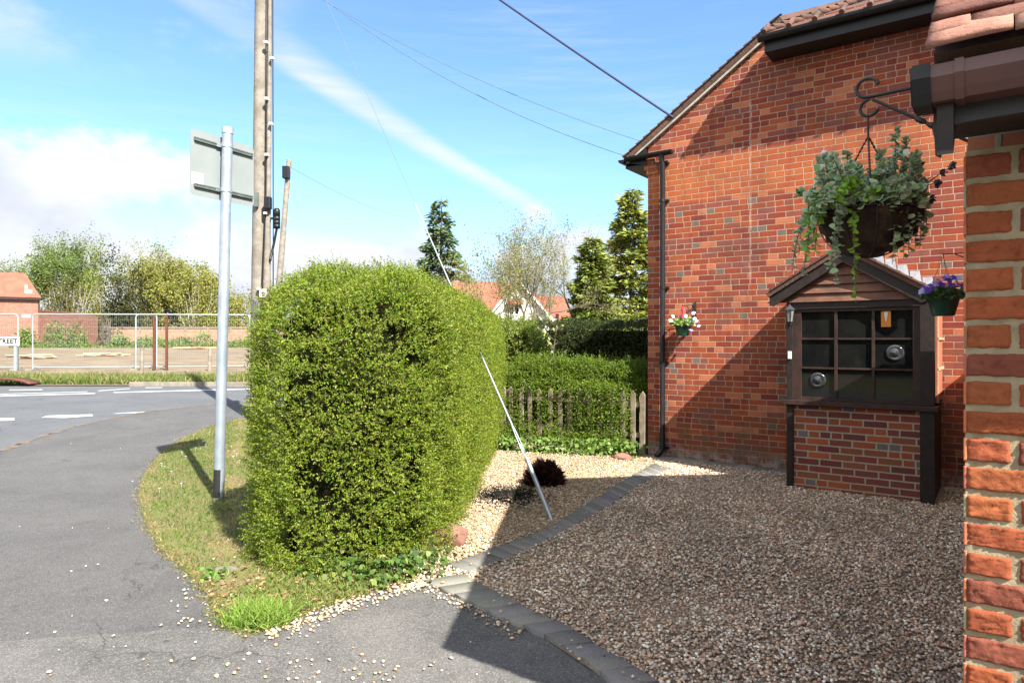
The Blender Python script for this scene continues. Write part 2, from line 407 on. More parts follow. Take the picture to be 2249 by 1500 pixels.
def asphalt(name, c1, c2, grain=1.0, stain=.5):
    m_ = bpy.data.materials.new(name); m_.use_nodes = True; t = NT(m_.node_tree); b = t.n['Principled BSDF']
    co = t.node('ShaderNodeTexCoord').outputs['Object']
    c = t.mix(t.sstep(t.noise(co, .9, 6, .65), .36, .66), c1, c2)
    c = t.mix(t.sstep(t.noise(co, 3.2, 6, .7), .50, .72, 0, stain), c, tuple(x * .66 for x in c2))
    c = t.mix(t.sstep(t.noise(co, 2.1, 7, .72), .58, .74, 0, .45), c, tuple(x * 1.5 for x in c1))
    vo = t.node('ShaderNodeTexVoronoi'); t.put(vo.inputs['Vector'], co); vo.inputs['Scale'].default_value = 150; vc = t.node('ShaderNodeSeparateColor'); t.l.new(vo.outputs['Color'], vc.inputs[0])
    agg = t.sstep(vc.outputs[0], .62, 1.0, 0, .45 * grain); dk = t.sstep(vc.outputs[1], .60, 1.0, 0, .5 * grain)
    c = t.mix(agg, c, tuple(min(.8, x * 2.1) for x in c1)); c = t.mix(dk, c, tuple(x * .40 for x in c2))
    g2 = t.noise(co, 480, 2, .6); c = t.mix(t.sstep(g2, .55, .72, 0, .5 * grain), c, tuple(x * .45 for x in c2))
    wv = t.node('ShaderNodeTexVoronoi'); wv.feature = 'DISTANCE_TO_EDGE'; dist = t.noise(co, 1.6, 4, .6, out=1)
    ad = t.node('ShaderNodeVectorMath'); ad.operation = 'ADD'; t.l.new(co, ad.inputs[0]); t.l.new(dist, ad.inputs[1]); t.put(wv.inputs['Vector'], ad.outputs[0]); wv.inputs['Scale'].default_value = .42
    crack = t.m('MULTIPLY', t.sstep(wv.outputs['Distance'], .006, .001), t.sstep(t.noise(co, .7, 3, .5), .50, .60, 0, .6))
    c = t.mix(crack, c, (.035, .034, .033))
    t.l.new(c, b.inputs['Base Color']); b.inputs['Roughness'].default_value = .93; b.inputs['Specular IOR Level'].default_value = .2
    h = t.m('ADD', t.m('MULTIPLY', vo.outputs['Distance'], .8), g2); t.l.new(t.bump(h, .7, .004), b.inputs['Normal']); MATS[name] = m_; return m_
M_asph = asphalt('pavement_asphalt', (0.105, 0.102, 0.100), (0.083, 0.081, 0.081))
M_road = asphalt('road_asphalt', (0.111, 0.114, 0.120), (0.091, 0.095, 0.102), .7, .3)
M_apron = asphalt('driveway_asphalt', (0.145, 0.138, 0.130), (0.092, 0.091, 0.087), 1.0, .6)
M_block = colmat('paving_block', .9, 90)
M_grav = colmat('gravel_stone', .65, 0, .3)
M_gbase = pm('gravel_bed', (0.300, 0.217, 0.143), (0.180, 0.132, 0.090), rough=.95, scale=40, bump=.8, bscale=70, bdist=.012)
M_soil = pm('verge_soil', (.16, .125, .06), (.12, .13, .035), rough=.95, scale=3, bump=.6, bscale=80, bdist=.01)
M_ground = pm('rough_grass', (.10, .12, .035), (.14, .11, .05), rough=.95, scale=.4, bump=.5, bscale=20, bdist=.03)
M_dirt = pm('bare_dirt', (.215, .160, .105), (.135, .105, .065), rough=.95, scale=.9, bump=.8, bscale=4, bdist=.12)
M_litter = pm('leaf_litter', (0.165, 0.124, 0.079), (0.098, 0.079, 0.060), rough=.95, scale=9, bump=.6, bscale=70, bdist=.01)
M_kerb = pm('concrete_kerb', (0.221, 0.187, 0.153), (0.153, 0.132, 0.111), rough=.9, scale=4, bump=.3, bscale=50)
M_line = pm('road_paint', (0.472, 0.472, 0.459), (0.341, 0.348, 0.348), rough=.7, scale=12)
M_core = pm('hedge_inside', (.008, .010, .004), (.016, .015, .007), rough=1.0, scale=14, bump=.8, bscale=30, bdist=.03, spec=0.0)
M_bark = pm('grey_bark', (.16, .13, .095), (.10, .082, .06), rough=.9, scale=4, bump=.6, bscale=12, bdist=.03)
M_palebark = pm('pale_bark', (.34, .30, .23), (.22, .19, .14), rough=.9, scale=2)
M_leaf = leafmat('leaf_small', .50, .32)
M_leaf_far = leafmat('leaf_far', .6, .35)
M_needle = leafmat('needle', .6, .15)
M_petal = leafmat('petal', .6, .35, (1, 1, 1))
M_render = pm('white_render', (0.680, 0.671, 0.646), (0.646, 0.637, 0.612), rough=.8)
M_glass = pm('dark_glass', (.006, .007, .008), (.012, .012, .011), rough=.04, spec=.35, scale=2.5)
M_farroof = pm('red_tiled_roof', (0.250, 0.094, 0.059), (0.187, 0.069, 0.047), rough=.9, scale=1.5, bump=.5, bscale=8, bdist=.04)


# ------------------------------------------------------------------ ground, road, pavement, gravel
def sheet(name, pts, dz, mat, step=1.5, kind='structure'):
    """flat outline laid on the land, dz above it"""
    bm = bmesh.new(); f = bm.faces.new([bm.verts.new((p[0], p[1], 0)) for p in pts])
    bmesh.ops.triangulate(bm, faces=[f])
    xs = [p[0] for p in pts]; ys = [p[1] for p in pts]
    cuts = [((x, 0, 0), (1, 0, 0)) for x in np.arange(-6, .1, 1.0)] + [((0, y, 0), (0, 1, 0)) for y in list(np.arange(8, 30, step)) + [34, 38, 45, 55, 72, 95]]
    for co, no in cuts:
        v = co[0] if no[0] else co[1]
        lo, hi = (min(xs), max(xs)) if no[0] else (min(ys), max(ys))
        if lo < v < hi: bmesh.ops.bisect_plane(bm, geom=bm.verts[:] + bm.edges[:] + bm.faces[:], plane_co=co, plane_no=no)
    bm.normal_update(); dn = [f for f in bm.faces if f.normal.z < 0]
    if dn: bmesh.ops.reverse_faces(bm, faces=dn)
    for v in bm.verts: v.co.z += dz + float(g(v.co.x, v.co.y))
    me = bpy.data.meshes.new(name); bm.to_mesh(me); bm.free(); me.materials.append(mat)
    o = bpy.data.objects.new(name, me); COL.objects.link(o); return tag(o, kind=kind)

gx = np.array([-900, -500, -300, -200, -140, -100, -75, -55, -40, -30, -22, -16, -12, -9, -7, -6, -5, -4, -3, -2, -1, 0, 2, 5, 10, 20, 40, 80, 160, 300, 500, 900.])
gy = np.array([-60, -20, 0, 4, 8, 10, 12, 14, 16, 18, 20, 22, 24, 26, 29, 33, 38, 45, 55, 65, 72, 80, 95, 130, 200, 320, 500, 800, 1300.])
XX, YY = np.meshgrid(gx, gy); ZZ = g(XX, YY) - .05
idx = np.arange(XX.size).reshape(XX.shape)
gf = np.stack([idx[:-1, :-1], idx[:-1, 1:], idx[1:, 1:], idx[1:, :-1]], -1).reshape(-1, 4)
tag(np_mesh('ground', np.stack([XX, YY, ZZ], -1).reshape(-1, 3), gf, M_ground, smooth=True), kind='structure')

xy = lambda v: (v.x, v.y)
YK = GT(360, 848).y                                     # far kerb line
sheet('road', [(-70, -4), (8, -4), (1.7, 9.6), (-.5, 12.1), (-.6, 14), (30, 17), (30, YK), (-70, YK)], 0.0, M_road)
redge = [(-700, 1250), (-300, 1080), (0, 995), (80, 965), (160, 940), (240, 922), (330, 905), (430, 893), (530, 885), (640, 879)]
RE = [xy(GT(*p)) for p in redge]
sheet('pavement', RE + [(-2.0, 15.5), (-.6, 13.2), (-.4, 12), (1.9, 9.9), (6, 7.2), (9, 3), (9, -3), (-9, -3)], .018, M_asph)
# leaf litter caught along the pavement edge
lm_ = MB(); pr = None
for i in range(len(RE) - 1):
    for k in range(14):
        t0 = k / 14; a = Vector(RE[i]).lerp(Vector(RE[i + 1]), t0); wv = .05 + .05 * math.sin(i * 3 + k * 1.7) + random.uniform(0, .05)
        d = (Vector(RE[i + 1]) - Vector(RE[i])).normalized(); n_ = Vector((d.y, -d.x))
        q = (a - n_ * wv * .8, a + n_ * wv * .7)
        if pr and math.sin(i * 2.1 + k * .9) + random.uniform(-.6, .6) > -.35:
            z = lambda p: float(g(p.x, p.y)) + .0225
            lm_.add([(pr[0].x, pr[0].y, z(pr[0])), (pr[1].x, pr[1].y, z(pr[1])), (q[1].x, q[1].y, z(q[1])), (q[0].x, q[0].y, z(q[0]))], [(0, 1, 2, 3)])
        pr = q
tag(lm_.build('leaf_litter', M_litter), kind='stuff')

def paint(name, px_quads, dz=.004):
    mb = MB()
    for q in px_quads:
        pts = [GT(*p) for p in q]
        mb.add([(p.x, p.y, float(g(p.x, p.y)) + dz) for p in pts], [list(range(len(pts)))])
    return tag(mb.build(name, M_line), kind='structure')
paint('road_markings', [[(-60, 927), (-60, 920), (31, 918), (32, 923)], [(91, 917), (104, 913), (203, 910), (204, 914), (140, 918)], [(246, 909), (262, 907), (346, 903), (347, 906)],
                        [(-120, 874), (-120, 871.5), (209, 863.3), (209, 865)], [(-120, 869.5), (-120, 868.5), (192, 859.8), (192, 860.8)], [(249, 863), (250, 861.2), (560, 853.0), (560, 855.2)],
                        [(215, 858), (285, 853), (286, 854), (217, 859.2)], [(20, 857.5), (20, 856), (92, 855.2), (95, 856.6)], [(318, 852.2), (320, 851), (357, 850.6), (356, 851.8)]])
# far side: kerb, verge, bare plot
kb = MB()
kx0, kx1 = GT(283, 848).x, GT(700, 846).x
x = kx0
while x < kx1:
    z0 = float(g(x, YK))
    kb.box(x, x + .9, YK, YK + .14, z0 - .1, z0 + .12, bev=.02); x += .914
tag(kb.build('kerb', M_kerb), kind='structure')
yv = YK + .14
sheet('far_verge', [(-60, yv - .1), (kx0, yv - .1), (kx0, yv), (30, yv), (30, yv + 2.8), (-60, yv + 2.8)], .02, M_litter)
sheet('bare_plot', [(-80, yv + 2.6), (30, yv + 2.6), (30, 76), (-80, 76)], .05, M_dirt)

# driveway apron in front of the hedge
AP = [xy(GT(*p)) for p in [(-400, 1480), (-60, 1420), (200, 1402), (452, 1384), (600, 1402), (740, 1345), (880, 1300), (935, 1284)]]
OUT2 = [xy(GT(*p)) for p in [(929, 1288), (1008, 1322), (1097, 1367), (1196, 1411), (1275, 1460), (1324, 1500)]] + [(.62, 3.0), (.86, 2.6), (1.05, 2.2)]
IN2 = [xy(GT(*p)) for p in [(1018, 1273), (1107, 1322), (1176, 1357), (1255, 1396), (1324, 1441), (1398, 1485)]] + [(.80, 3.1), (1.06, 2.7), (1.27, 2.25)]
sheet('driveway', AP + OUT2 + [(1.4, 1.7), (4, 0), (4, -2.8), (-8, -2.8)], .0205, M_apron)
UP1 = [xy(GT(*p)) for p in [(979, 1253), (1102, 1209), (1196, 1174), (1275, 1125), (1373, 1061), (1437, 1024)]]
LO1 = [xy(GT(*p)) for p in [(1028, 1270), (1102, 1241), (1196, 1201), (1255, 1167), (1335, 1122), (1405, 1071), (1470, 1036)]]
HWx = lambda x, y: xy(HW(x, y))
GRAVEL = [OUT2[0], OUT2[1], OUT2[3], OUT2[5], OUT2[7], OUT2[8], HWx(4.0, -6.9), HWx(6, -6.9), HWx(6, 0), HWx(0, 0), HWx(-.7, .03), HWx(-1.6, .03), HWx(-2.6, .1), (-.35, 9.5), (-.5, 7.2), (-.7, 5.9), (-.95, 5.15), (-.85, 4.85)]
sheet('gravel_bed', GRAVEL, .030, M_gbase)
# verge between pavement and hedge
VERGE_PX = [(640, 915), (530, 921), (470, 936), (400, 965), (350, 1000), (318, 1045), (304, 1090), (318, 1150), (352, 1210), (395, 1250), (440, 1290), (470, 1330), (480, 1365), (540, 1398), (600, 1390), (700, 1342), (800, 1305), (905, 1282), (950, 1262)]
VERGE = [xy(GT(*p)) for p in VERGE_PX] + [(-.75, 5.3), (-.6, 6.5), (-.45, 8.5), (-.4, 12.2), (-1.6, 13.6)]
sheet('verge', VERGE, .0215, M_soil)


def in_poly(p, poly):
    x, y = p[:, 0], p[:, 1]; r = np.zeros(len(p), bool); n = len(poly)
    for i in range(n):
        x1, y1 = poly[i]; x2, y2 = poly[(i + 1) % n]
        if y1 == y2: continue
        r ^= ((y1 > y) != (y2 > y)) & (x < (x2 - x1) * (y - y1) / (y2 - y1) + x1)
    return r

def edge_dist(p, poly):
    d = np.full(len(p), 1e9)
    for i in range(len(poly)):
        a = np.array(poly[i]); b = np.array(poly[(i + 1) % len(poly)]); ab = b - a
        t = np.clip(((p - a) @ ab) / max(ab @ ab, 1e-9), 0, 1); d = np.minimum(d, np.linalg.norm(p - (a + t[:, None] * ab), axis=1))
    return d

def scatter(poly, n):
    q = np.array(poly); lo, hi = q.min(0), q.max(0); p = rng.uniform(lo, hi, (n, 2)); return p[in_poly(p, poly)]

# ---- paving blocks of the edging, bevelled, one mesh
def blocks(name, L, R, bw=.102, seed=1, z=.048):
    r = np.random.default_rng(seed)
    L = np.array(L); R = np.array(R); m_ = min(len(L), len(R))
    def resamp(Q, t):
        s_ = np.r_[0, np.cumsum(np.linalg.norm(np.diff(Q, axis=0), axis=1))]; return np.stack([np.interp(t * s_[-1], s_, Q[:, i]) for i in (0, 1)], 1)
    length = np.linalg.norm(np.diff(L, axis=0), axis=1).sum() * .5 + np.linalg.norm(np.diff(R, axis=0), axis=1).sum() * .5
    k = max(2, int(length / bw)); t = np.linspace(0, 1, k + 1); A = resamp(L, t); B = resamp(R, t)
    V = []; Fc = []; Cc = []
    for i in range(k):
        gap = .002; q = [A[i], B[i], B[i + 1], A[i + 1]]; c = sum(q) / 4
        dz = r.normal(0, .003); base = np.array([.180, .172, .158]) * r.uniform(.72, 1.28) * np.array([1, r.uniform(.95, 1.03), r.uniform(.9, 1.06)])
        b0 = len(V)
        for (sc, zz) in ((gap, -.05), (gap, z + dz - .004), (gap + .0035, z + dz)):
            for p in q:
                d = c - p; p2 = p + d / np.linalg.norm(d) * sc * 1.3; V.append((p2[0], p2[1], zz)); Cc.append(base)
        for l in (0, 4):
            for j in range(4): Fc.append((b0 + l + j, b0 + l + (j + 1) % 4, b0 + l + 4 + (j + 1) % 4, b0 + l + 4 + j))
        Fc.append((b0 + 8, b0 + 9, b0 + 10, b0 + 11))
    me = np_mesh(name, np.array(V), np.array(Fc), M_block, None, np.array(Cc)); bm = bmesh.new(); bm.from_mesh(me.data)
    bmesh.ops.recalc_face_normals(bm, faces=bm.faces); bm.to_mesh(me.data); bm.free()
    return tag(me, kind='structure')
blocks('paving_edging', UP1, LO1, bw=.13, seed=3)
blocks('paving_edging', OUT2, IN2, bw=.165, seed=4)
WA = [HWx(.02, -.30), HWx(1.1, -.30), HWx(2.18, -.32)]; WB = [HWx(.02, -.02), HWx(1.1, -.02), HWx(2.18, -.02)]
blocks('paving_edging', WA, WB, bw=.2, seed=5, z=.04)

# ---- gravel as real stones
ph = (1 + 5 ** .5) / 2
ico = unit(np.array([(-1, ph, 0), (1, ph, 0), (-1, -ph, 0), (1, -ph, 0), (0, -1, ph), (0, 1, ph), (0, -1, -ph), (0, 1, -ph), (ph, 0, -1), (ph, 0, 1), (-ph, 0, -1), (-ph, 0, 1)], float))
icf = np.array([(0, 11, 5), (0, 5, 1), (0, 1, 7), (0, 7, 10), (0, 10, 11), (1, 5, 9), (5, 11, 4), (11, 10, 2), (10, 7, 6), (7, 1, 8), (3, 9, 4), (3, 4, 2), (3, 2, 6), (3, 6, 8), (3, 8, 9), (4, 9, 5), (2, 4, 11), (6, 2, 10), (8, 6, 7), (9, 8, 1)])
STONE = [(0.553, 0.396, 0.261), (0.701, 0.548, 0.389), (0.436, 0.293, 0.190), (0.830, 0.716, 0.559), (0.394, 0.333, 0.268), (0.606, 0.435, 0.278), (0.291, 0.237, 0.188), (0.850, 0.850, 0.680), (0.496, 0.289, 0.197), (0.619, 0.507, 0.386), (0.477, 0.374, 0.278), (0.338, 0.256, 0.185)]
def stones(name, p2, z, smin, smax, cols=STONE, flat=.6, dirt=0.0):
    n = len(p2); s_ = rng.uniform(smin, smax, (n, 1, 1)) * rng.uniform(.7, 1.3, (n, 1, 3)) * np.array([1, 1, flat])
    V = ico[None] * s_ * (1 + rng.normal(0, .13, (n, 12, 1)))
    a = rng.uniform(0, 6.28, n); tilt = rng.normal(0, .35, n); ca, sa = np.cos(a)[:, None], np.sin(a)[:, None]; ct, st = np.cos(tilt)[:, None], np.sin(tilt)[:, None]
    x_, y_, z_ = V[..., 0], V[..., 1], V[..., 2]
    y2, z2 = y_ * ct - z_ * st, y_ * st + z_ * ct
    V = np.stack([x_ * ca - y2 * sa, x_ * sa + y2 * ca, z2], -1) + np.concatenate([p2, np.asarray(z).reshape(-1, 1)], 1)[:, None]
    Fc = (icf[None] + (np.arange(n) * 12)[:, None, None]).reshape(-1, 3)
    c0 = pick(cols, n, .18)
    if dirt:
        q3 = np.c_[p2, p2[:, :1] * 0]; dl = np.clip(.5 + .6 * lump(q3 * np.array([1, .5, 1]), 1.1, 61, 9) + .5 * lump(q3, .33, 62, 9), 0, 1)[:, None]; c0 = c0 * (1 - dirt * dl) + np.array([.16, .125, .09]) * dirt * dl * .6
    c = np.repeat(c0, 12, axis=0)
    return tag(np_mesh(name, V.reshape(-1, 3), Fc, M_grav, None, c), kind='stuff')
near = scatter(GRAVEL, 290000)
keep = rng.uniform(size=len(near)) < np.clip(1.25 - near[:, 1] * .085, .3, 1)
nn = (near - np.array(xy(C0))) @ np.array(xy(NY)); ss = (near - np.array(xy(C0))) @ np.array(xy(UX))
keep &= (nn < -.02) & ~((nn > -.31) & (ss > 0) & (ss < 2.2)) & ~((nn > -1.03) & (ss > 2.2) & (ss < 3.6)) & ~((ss > 4.05) & (nn < -1.7))
EDGE_POLY1 = list(UP1) + list(LO1)[::-1]; EDGE_POLY2 = list(OUT2) + list(IN2)[::-1]
inb = in_poly(near, EDGE_POLY1) | in_poly(near, EDGE_POLY2)
keep &= ~(inb & (rng.uniform(size=len(near)) > .012))
near = near[keep]
far_s = near[:, 1] > 6.5
bed = in_poly(near, [UP1[0], UP1[2], UP1[4], UP1[5], HWx(-.0, 0), HWx(-2.6, .1), (-.9, 5)])
und = lump(np.concatenate([near, near[:, :1] * 0], 1), 1.3, 3) * .006
stones('gravel', near[~bed], (.036 + und + rng.uniform(0, .012, len(near)) + np.where(in_poly(near, EDGE_POLY1) | in_poly(near, EDGE_POLY2), .02, 0))[~bed], .0058, .0124, dirt=.28)
BEDC = [(0.452, 0.339, 0.207), (0.508, 0.405, 0.273), (0.405, 0.282, 0.160), (0.546, 0.461, 0.348), (0.395, 0.254, 0.141), (0.367, 0.301, 0.226), (0.282, 0.207, 0.132)]
stones('bed_gravel', near[bed], (.036 + und + rng.uniform(0, .010, len(near)))[bed], .0055, .0122, BEDC)
# loose stones kicked on to the asphalt, thick by the edge and thin beyond
lp = [xy(GT(px_, py_)) for px_, py_ in zip(rng.uniform(60, 1050, 260), rng.uniform(1380, 1500, 260))]
e1 = np.array(AP[4:] + OUT2[:1]); t_ = rng.uniform(0, len(e1) - 1.001, 620); i_ = t_.astype(int)
ep = e1[i_] + (e1[i_ + 1] - e1[i_]) * (t_ - i_)[:, None] + np.stack([rng.normal(0, .06, 620), -np.abs(rng.normal(0, .08, 620)) + .05], 1)
o2 = np.array(OUT2[:6]); t_ = rng.uniform(0, 2.6, 110); i_ = t_.astype(int)
ep2 = o2[i_] + (o2[i_ + 1] - o2[i_]) * (t_ - i_)[:, None] - np.abs(rng.normal(0, .07, (110, 2))) * np.array([.6, 1])
cl = np.array(xy(GT(760, 1485))) + rng.normal(0, 1, (38, 2)) * np.array([.26, .09])
vp = [xy(GT(px_, py_)) for px_, py_ in zip(rng.uniform(390, 520, 60), rng.uniform(1230, 1400, 60))]
lp = np.concatenate([np.array(lp)[:45], ep, ep2, cl, np.array(vp)])
stones('loose_gravel', lp, np.full(len(lp), .032), .004, .0125, BEDC + STONE[:3])
fp = np.array([xy(GT(px_, py_)) for px_, py_ in zip(rng.uniform(20, 420, 15), rng.uniform(960, 1420, 15))])
stones('stray_stones', fp, g(fp[:, 0], fp[:, 1]) + .024, .004, .009, [(.6, .56, .48)])

# ---- grass of the verge
def blades(name, p2, hmin, hmax, wd, cols, lean=.5, base=.0215, kind='stuff', parent=None):
    n = len(p2); z = g(p2[:, 0], p2[:, 1]) + base
    c = np.concatenate([p2, z[:, None]], 1); hh = rng.uniform(hmin, hmax, n)
    d = unit(np.concatenate([rng.normal(0, lean, (n, 2)), np.ones((n, 1))], 1)); sd = unit(np.cross(d, rdir(n)))
    m1 = c + d * hh[:, None] * .55; d2 = unit(d + np.concatenate([rng.normal(0, lean * .7, (n, 2)), np.zeros((n, 1)) - .15], 1)); tip = m1 + d2 * hh[:, None] * .5
    wv = wd * rng.uniform(.6, 1.3, (n, 1))
    V = np.stack([c - sd * wv, c + sd * wv, m1 + sd * wv * .8, tip, m1 - sd * wv * .8], 1).reshape(-1, 3)
    b = np.arange(n)[:, None] * 5
    Fq = (b + np.array([[0, 1, 2, 4]])); Ft = b + np.array([[4, 2, 3, 3]])
    Ft = Ft[:, :3]
    V2 = V; cc = np.repeat(pick(cols, n, .16), 5, axis=0)
    fq = np.concatenate([np.concatenate([Fq[:, [0, 1, 2]], Fq[:, [0, 2, 3]]]), Ft])
    o = np_mesh(name, V2, fq, M_leaf_far, parent, cc)
    return tag(o, kind=kind) if kind else o
gp_ = scatter(VERGE, 110000); gp_ = gp_[(rng.uniform(size=len(gp_)) < .9) & (gp_[:, 0] < -.9)]
dry = np.exp(-edge_dist(gp_, VERGE[1:13]) / .20) + .55 * lump(np.c_[gp_, gp_[:, 0] * 0], 1.1, 5) + rng.normal(0, .18, len(gp_)) > .74
GREEN = [(0.085, 0.140, 0.024), (0.111, 0.162, 0.030), (0.072, 0.119, 0.021), (0.145, 0.170, 0.043)]; STRAW = [(0.306, 0.230, 0.111), (0.255, 0.178, 0.076), (0.357, 0.281, 0.153), (0.187, 0.162, 0.051)]
thin = edge_dist(gp_, VERGE[1:16]) < .08
gk = ~(thin & (rng.uniform(size=len(gp_)) < .5))
blades('verge_grass', gp_[~dry & gk], .022, .055, .0028, GREEN, .7)
blades('dry_grass', gp_[dry & gk], .016, .042, .0025, STRAW, 1.1)
tc_ = np.array(xy(GT(568, 1372))); tp = tc_ + rng.normal(0, 1, (1500, 2)).clip(-2, 2) * np.array([.085, .065])
TUFT = [(.17, .28, .04), (.20, .31, .05), (.14, .24, .035), (.25, .32, .08)]
o = blades('grass_tuft', tp, .07, .17, .0030, TUFT, .75, kind=None); tag(o, 'bright green tuft of long grass at the pavement corner', 'grass tuft')
wv_ = scatter([xy(GT(*p)) for p in [(500, 1385), (560, 1290), (700, 1230), (900, 1265), (880, 1295), (700, 1345), (600, 1392)]], 12000)
blades('long_grass', wv_[:3200], .025, .085, .0028, GREEN + TUFT + STRAW[:2], .9)
ed_ = np.array(VERGE[1:17]); t_ = rng.uniform(0, len(ed_) - 1.001, 5200); i_ = t_.astype(int); ep_ = ed_[i_] + (ed_[i_ + 1] - ed_[i_]) * (t_ - i_)[:, None] + rng.normal(0, .035, (5200, 2)) + (np.array([-2.4, 7.5]) - ed_[i_]) * rng.uniform(-.008, .03, (5200, 1))
blades('edge_grass', ep_, .012, .045, .0026, STRAW + GREEN[:2], 1.2)
lf = scatter([xy(GT(*p)) for p in [(445, 1290), (560, 1240), (700, 1235), (940, 1250), (900, 1290), (700, 1345), (580, 1390), (490, 1370)]], 900)[:340]
m_ = len(lf); leaves('fallen_leaves', np.c_[lf, g(lf[:, 0], lf[:, 1]) + rng.uniform(.03, .06, m_)], np.c_[rng.normal(0, 1, (m_, 2)), rng.normal(0, .15, m_)], np.c_[rng.normal(0, .3, (m_, 2)), np.ones(m_)], rng.uniform(.02, .05, m_), rng.uniform(.014, .03, m_), pick([(.26, .14, .07), (.34, .20, .11), (.18, .10, .06), (.42, .26, .17)], m_, .15), M_leaf_far)['kind'] = 'stuff'
fv = np.stack([rng.uniform(-34, -8, 42000), YK + .35 + np.abs(rng.normal(1.0, .8, 42000))], 1)
blades('far_grass', fv, .08, .30, .012, GREEN + [(.22, .23, .07), (.30, .24, .12)], .5, base=.02)

# daisies
dmb = MB(); dmb.cur = 0
for k in range(9):
    a = k * 2 * math.pi / 9; dmb.add([(0, 0, .045), (.012 * math.cos(a - .3), .012 * math.sin(a - .3), .047), (.016 * math.cos(a), .016 * math.sin(a), .047), (.012 * math.cos(a + .3), .012 * math.sin(a + .3), .047)], [(0, 1, 2, 3)])
dmb.tube([(0, 0, 0), (.002, .001, .045)], .001, 4)
dz_ = [(445, 975), (452, 983), (430, 990), (508, 985), (520, 1003), (515, 996), (362, 1030), (355, 1026), (376, 1042), (400, 1000), (408, 1010), (512, 1010), (526, 1018), (398, 1070), (350, 1082), (452, 1045), (425, 960), (460, 955)]
for i, (px_, py_) in enumerate(dz_):
    q = GT(px_, py_, .034)
    if i == 0: D0 = tag(dmb.build('daisy', M_white, loc=q), 'small white daisy open in the short verge grass', 'flower', 'daisies in the verge')
    else: d = D0.copy(); COL.objects.link(d); d.location = q; d.scale = (random.uniform(.8, 1.2),) * 3


# ------------------------------------------------------------------ the brick cottage (its own axes: x along the gable, y into the house)
def wl(px, py, y0=0.0):
    """point of the cottage's own axes seen at a pixel on the plane y = y0"""
    r = Vector(((px - CX) / F, 1, (HY - py) / F)); o = Vector((0, 0, H))
    t = ((C0 - o).dot(NY) + y0) / r.dot(NY); p = o + r * t - C0
    return p.dot(UX), p.z

def slab(mb, pts, th):
    """sloping slab from a top outline, th thick downwards"""
    n = len(pts); nrm = (Vector(pts[1]) - Vector(pts[0])).cross(Vector(pts[2]) - Vector(pts[0])).normalized()
    if nrm.z < 0: nrm = -nrm
    low = [Vector(p) - nrm * th for p in pts]
    mb.add(list(pts) + low, [list(range(n)), list(range(2 * n - 1, n - 1, -1))] + [(i, i + n, (i + 1) % n + n, (i + 1) % n) for i in range(n)])

house = thing('brick_house', 'red brick cottage with a half hipped gable, black gutters and a small bay window', 'house', C0, -ANG)
GW, GD = 7.6, 9.0; SL = .667
zr = lambda x: 4.50 + SL * (x - .07)
ex, ez = wl(1672, 92, -.42)                                 # left end of the half hip's eave
hx = ex + .12; hz = zr(hx)
b = MB(); b.prism([(0, -.1), (GW, -.1), (GW, zr(0)), (GW - hx, hz), (hx, hz), (0, zr(0))], 0, GD, 'y')
# corbelled corner under the eave
for i in range(3): b.box(-.02 - .03 * i, .16 - .02 * i, -.012 - .004 * i, .22, 4.02 + .075 * i, 4.02 + .075 * (i + 1))
b.build('wall', M_house, house)
roof = MB(); ry = 2.9; rz = zr(GW / 2) + .1; T = .075
for mir in (0, 1):
    q = [(-.36, -.06), (hx, -.06), (GW / 2, ry), (GW / 2, GD + .1), (-.36, GD + .1)]
    pts = [((GW - x_ if mir else x_), y_, zr(x_) + .1) for x_, y_ in q]
    slab(roof, pts, T)
slab(roof, [(ex, -.46, ez + .07), (GW - ex, -.46, ez + .07), (GW / 2 + .05, ry, rz + .02), (GW / 2 - .05, ry, rz + .02)], T)
ro = roof.build('roof', M_rooftile, house)
# tile butts along the verge and hip
tb = MB()
def step_tiles(p0, p1, n, w_, h_):
    p0 = Vector(p0); p1 = Vector(p1); d = p1 - p0; L = d.length / n; dn = d.normalized()
    for i in range(n):
        a = p0 + d * (i / n); e = a + dn * L * 1.25
        up = Vector((0, 0, 1)) - dn * dn.z; up.normalize(); sd = dn.cross(up)
        lo_ = a + up * h_; hi_ = e + up * .004
        tb.add([a - sd * w_, a + sd * w_, e + sd * w_, e - sd * w_, lo_ - sd * w_, lo_ + sd * w_, hi_ + sd * w_, hi_ - sd * w_], [(3, 2, 1, 0), (4, 5, 6, 7), (0, 1, 5, 4), (1, 2, 6, 5), (2, 3, 7, 6), (3, 0, 4, 7)])
step_tiles((-.36, -.02, zr(-.36) + .1), (hx, -.02, zr(hx) + .1), 20, .06, .028)
hn = 26; pa = Vector((ex + .03, -.44, ez + .09)); pb = Vector((GW / 2, ry, rz + .05))
for i in range(hn):
    a = pa.lerp(pb, i / hn); e = pa.lerp(pb, (i + 1.3) / hn); d = (e - a).normalized()
    tb.tube([a + Vector((0, 0, .03)), a + Vector((0, 0, .03)) + d * .02, e], [.035, .045, .03], 8)
for i in range(16):                                          # tile lumps along the half hip's eave
    x0 = ex + .05 + i * .29; tb.tube([(x0, -.50, ez + .075), (x0, -.30, ez + .225)], [.032, .032], 8)
tb.build('tile_edges', M_rooftile, ro)
vm = MB(); s_ = Vector((-.30, 0, zr(-.30) + .02)); e_ = Vector((hx + .02, 0, zr(hx + .02) + .02))
vm.prism([(s_.x, s_.z - .05), (e_.x, e_.z - .05), (e_.x, e_.z + .012), (s_.x, s_.z + .012)], -.052, -.004, 'y'); vm.build('verge_mortar', M_mortar_v, house)
fb = MB(); fb.box(ex + .02, GW - ex, -.36, -.335, ez - .12, ez + .03); fb.box(ex + .02, GW - ex, -.335, -.002, ez - .12, ez - .10); fb.box(ex + .02, ex + .045, -.335, -.002, ez - .10, ez + .03)
fb.build('fascia', M_black, house)
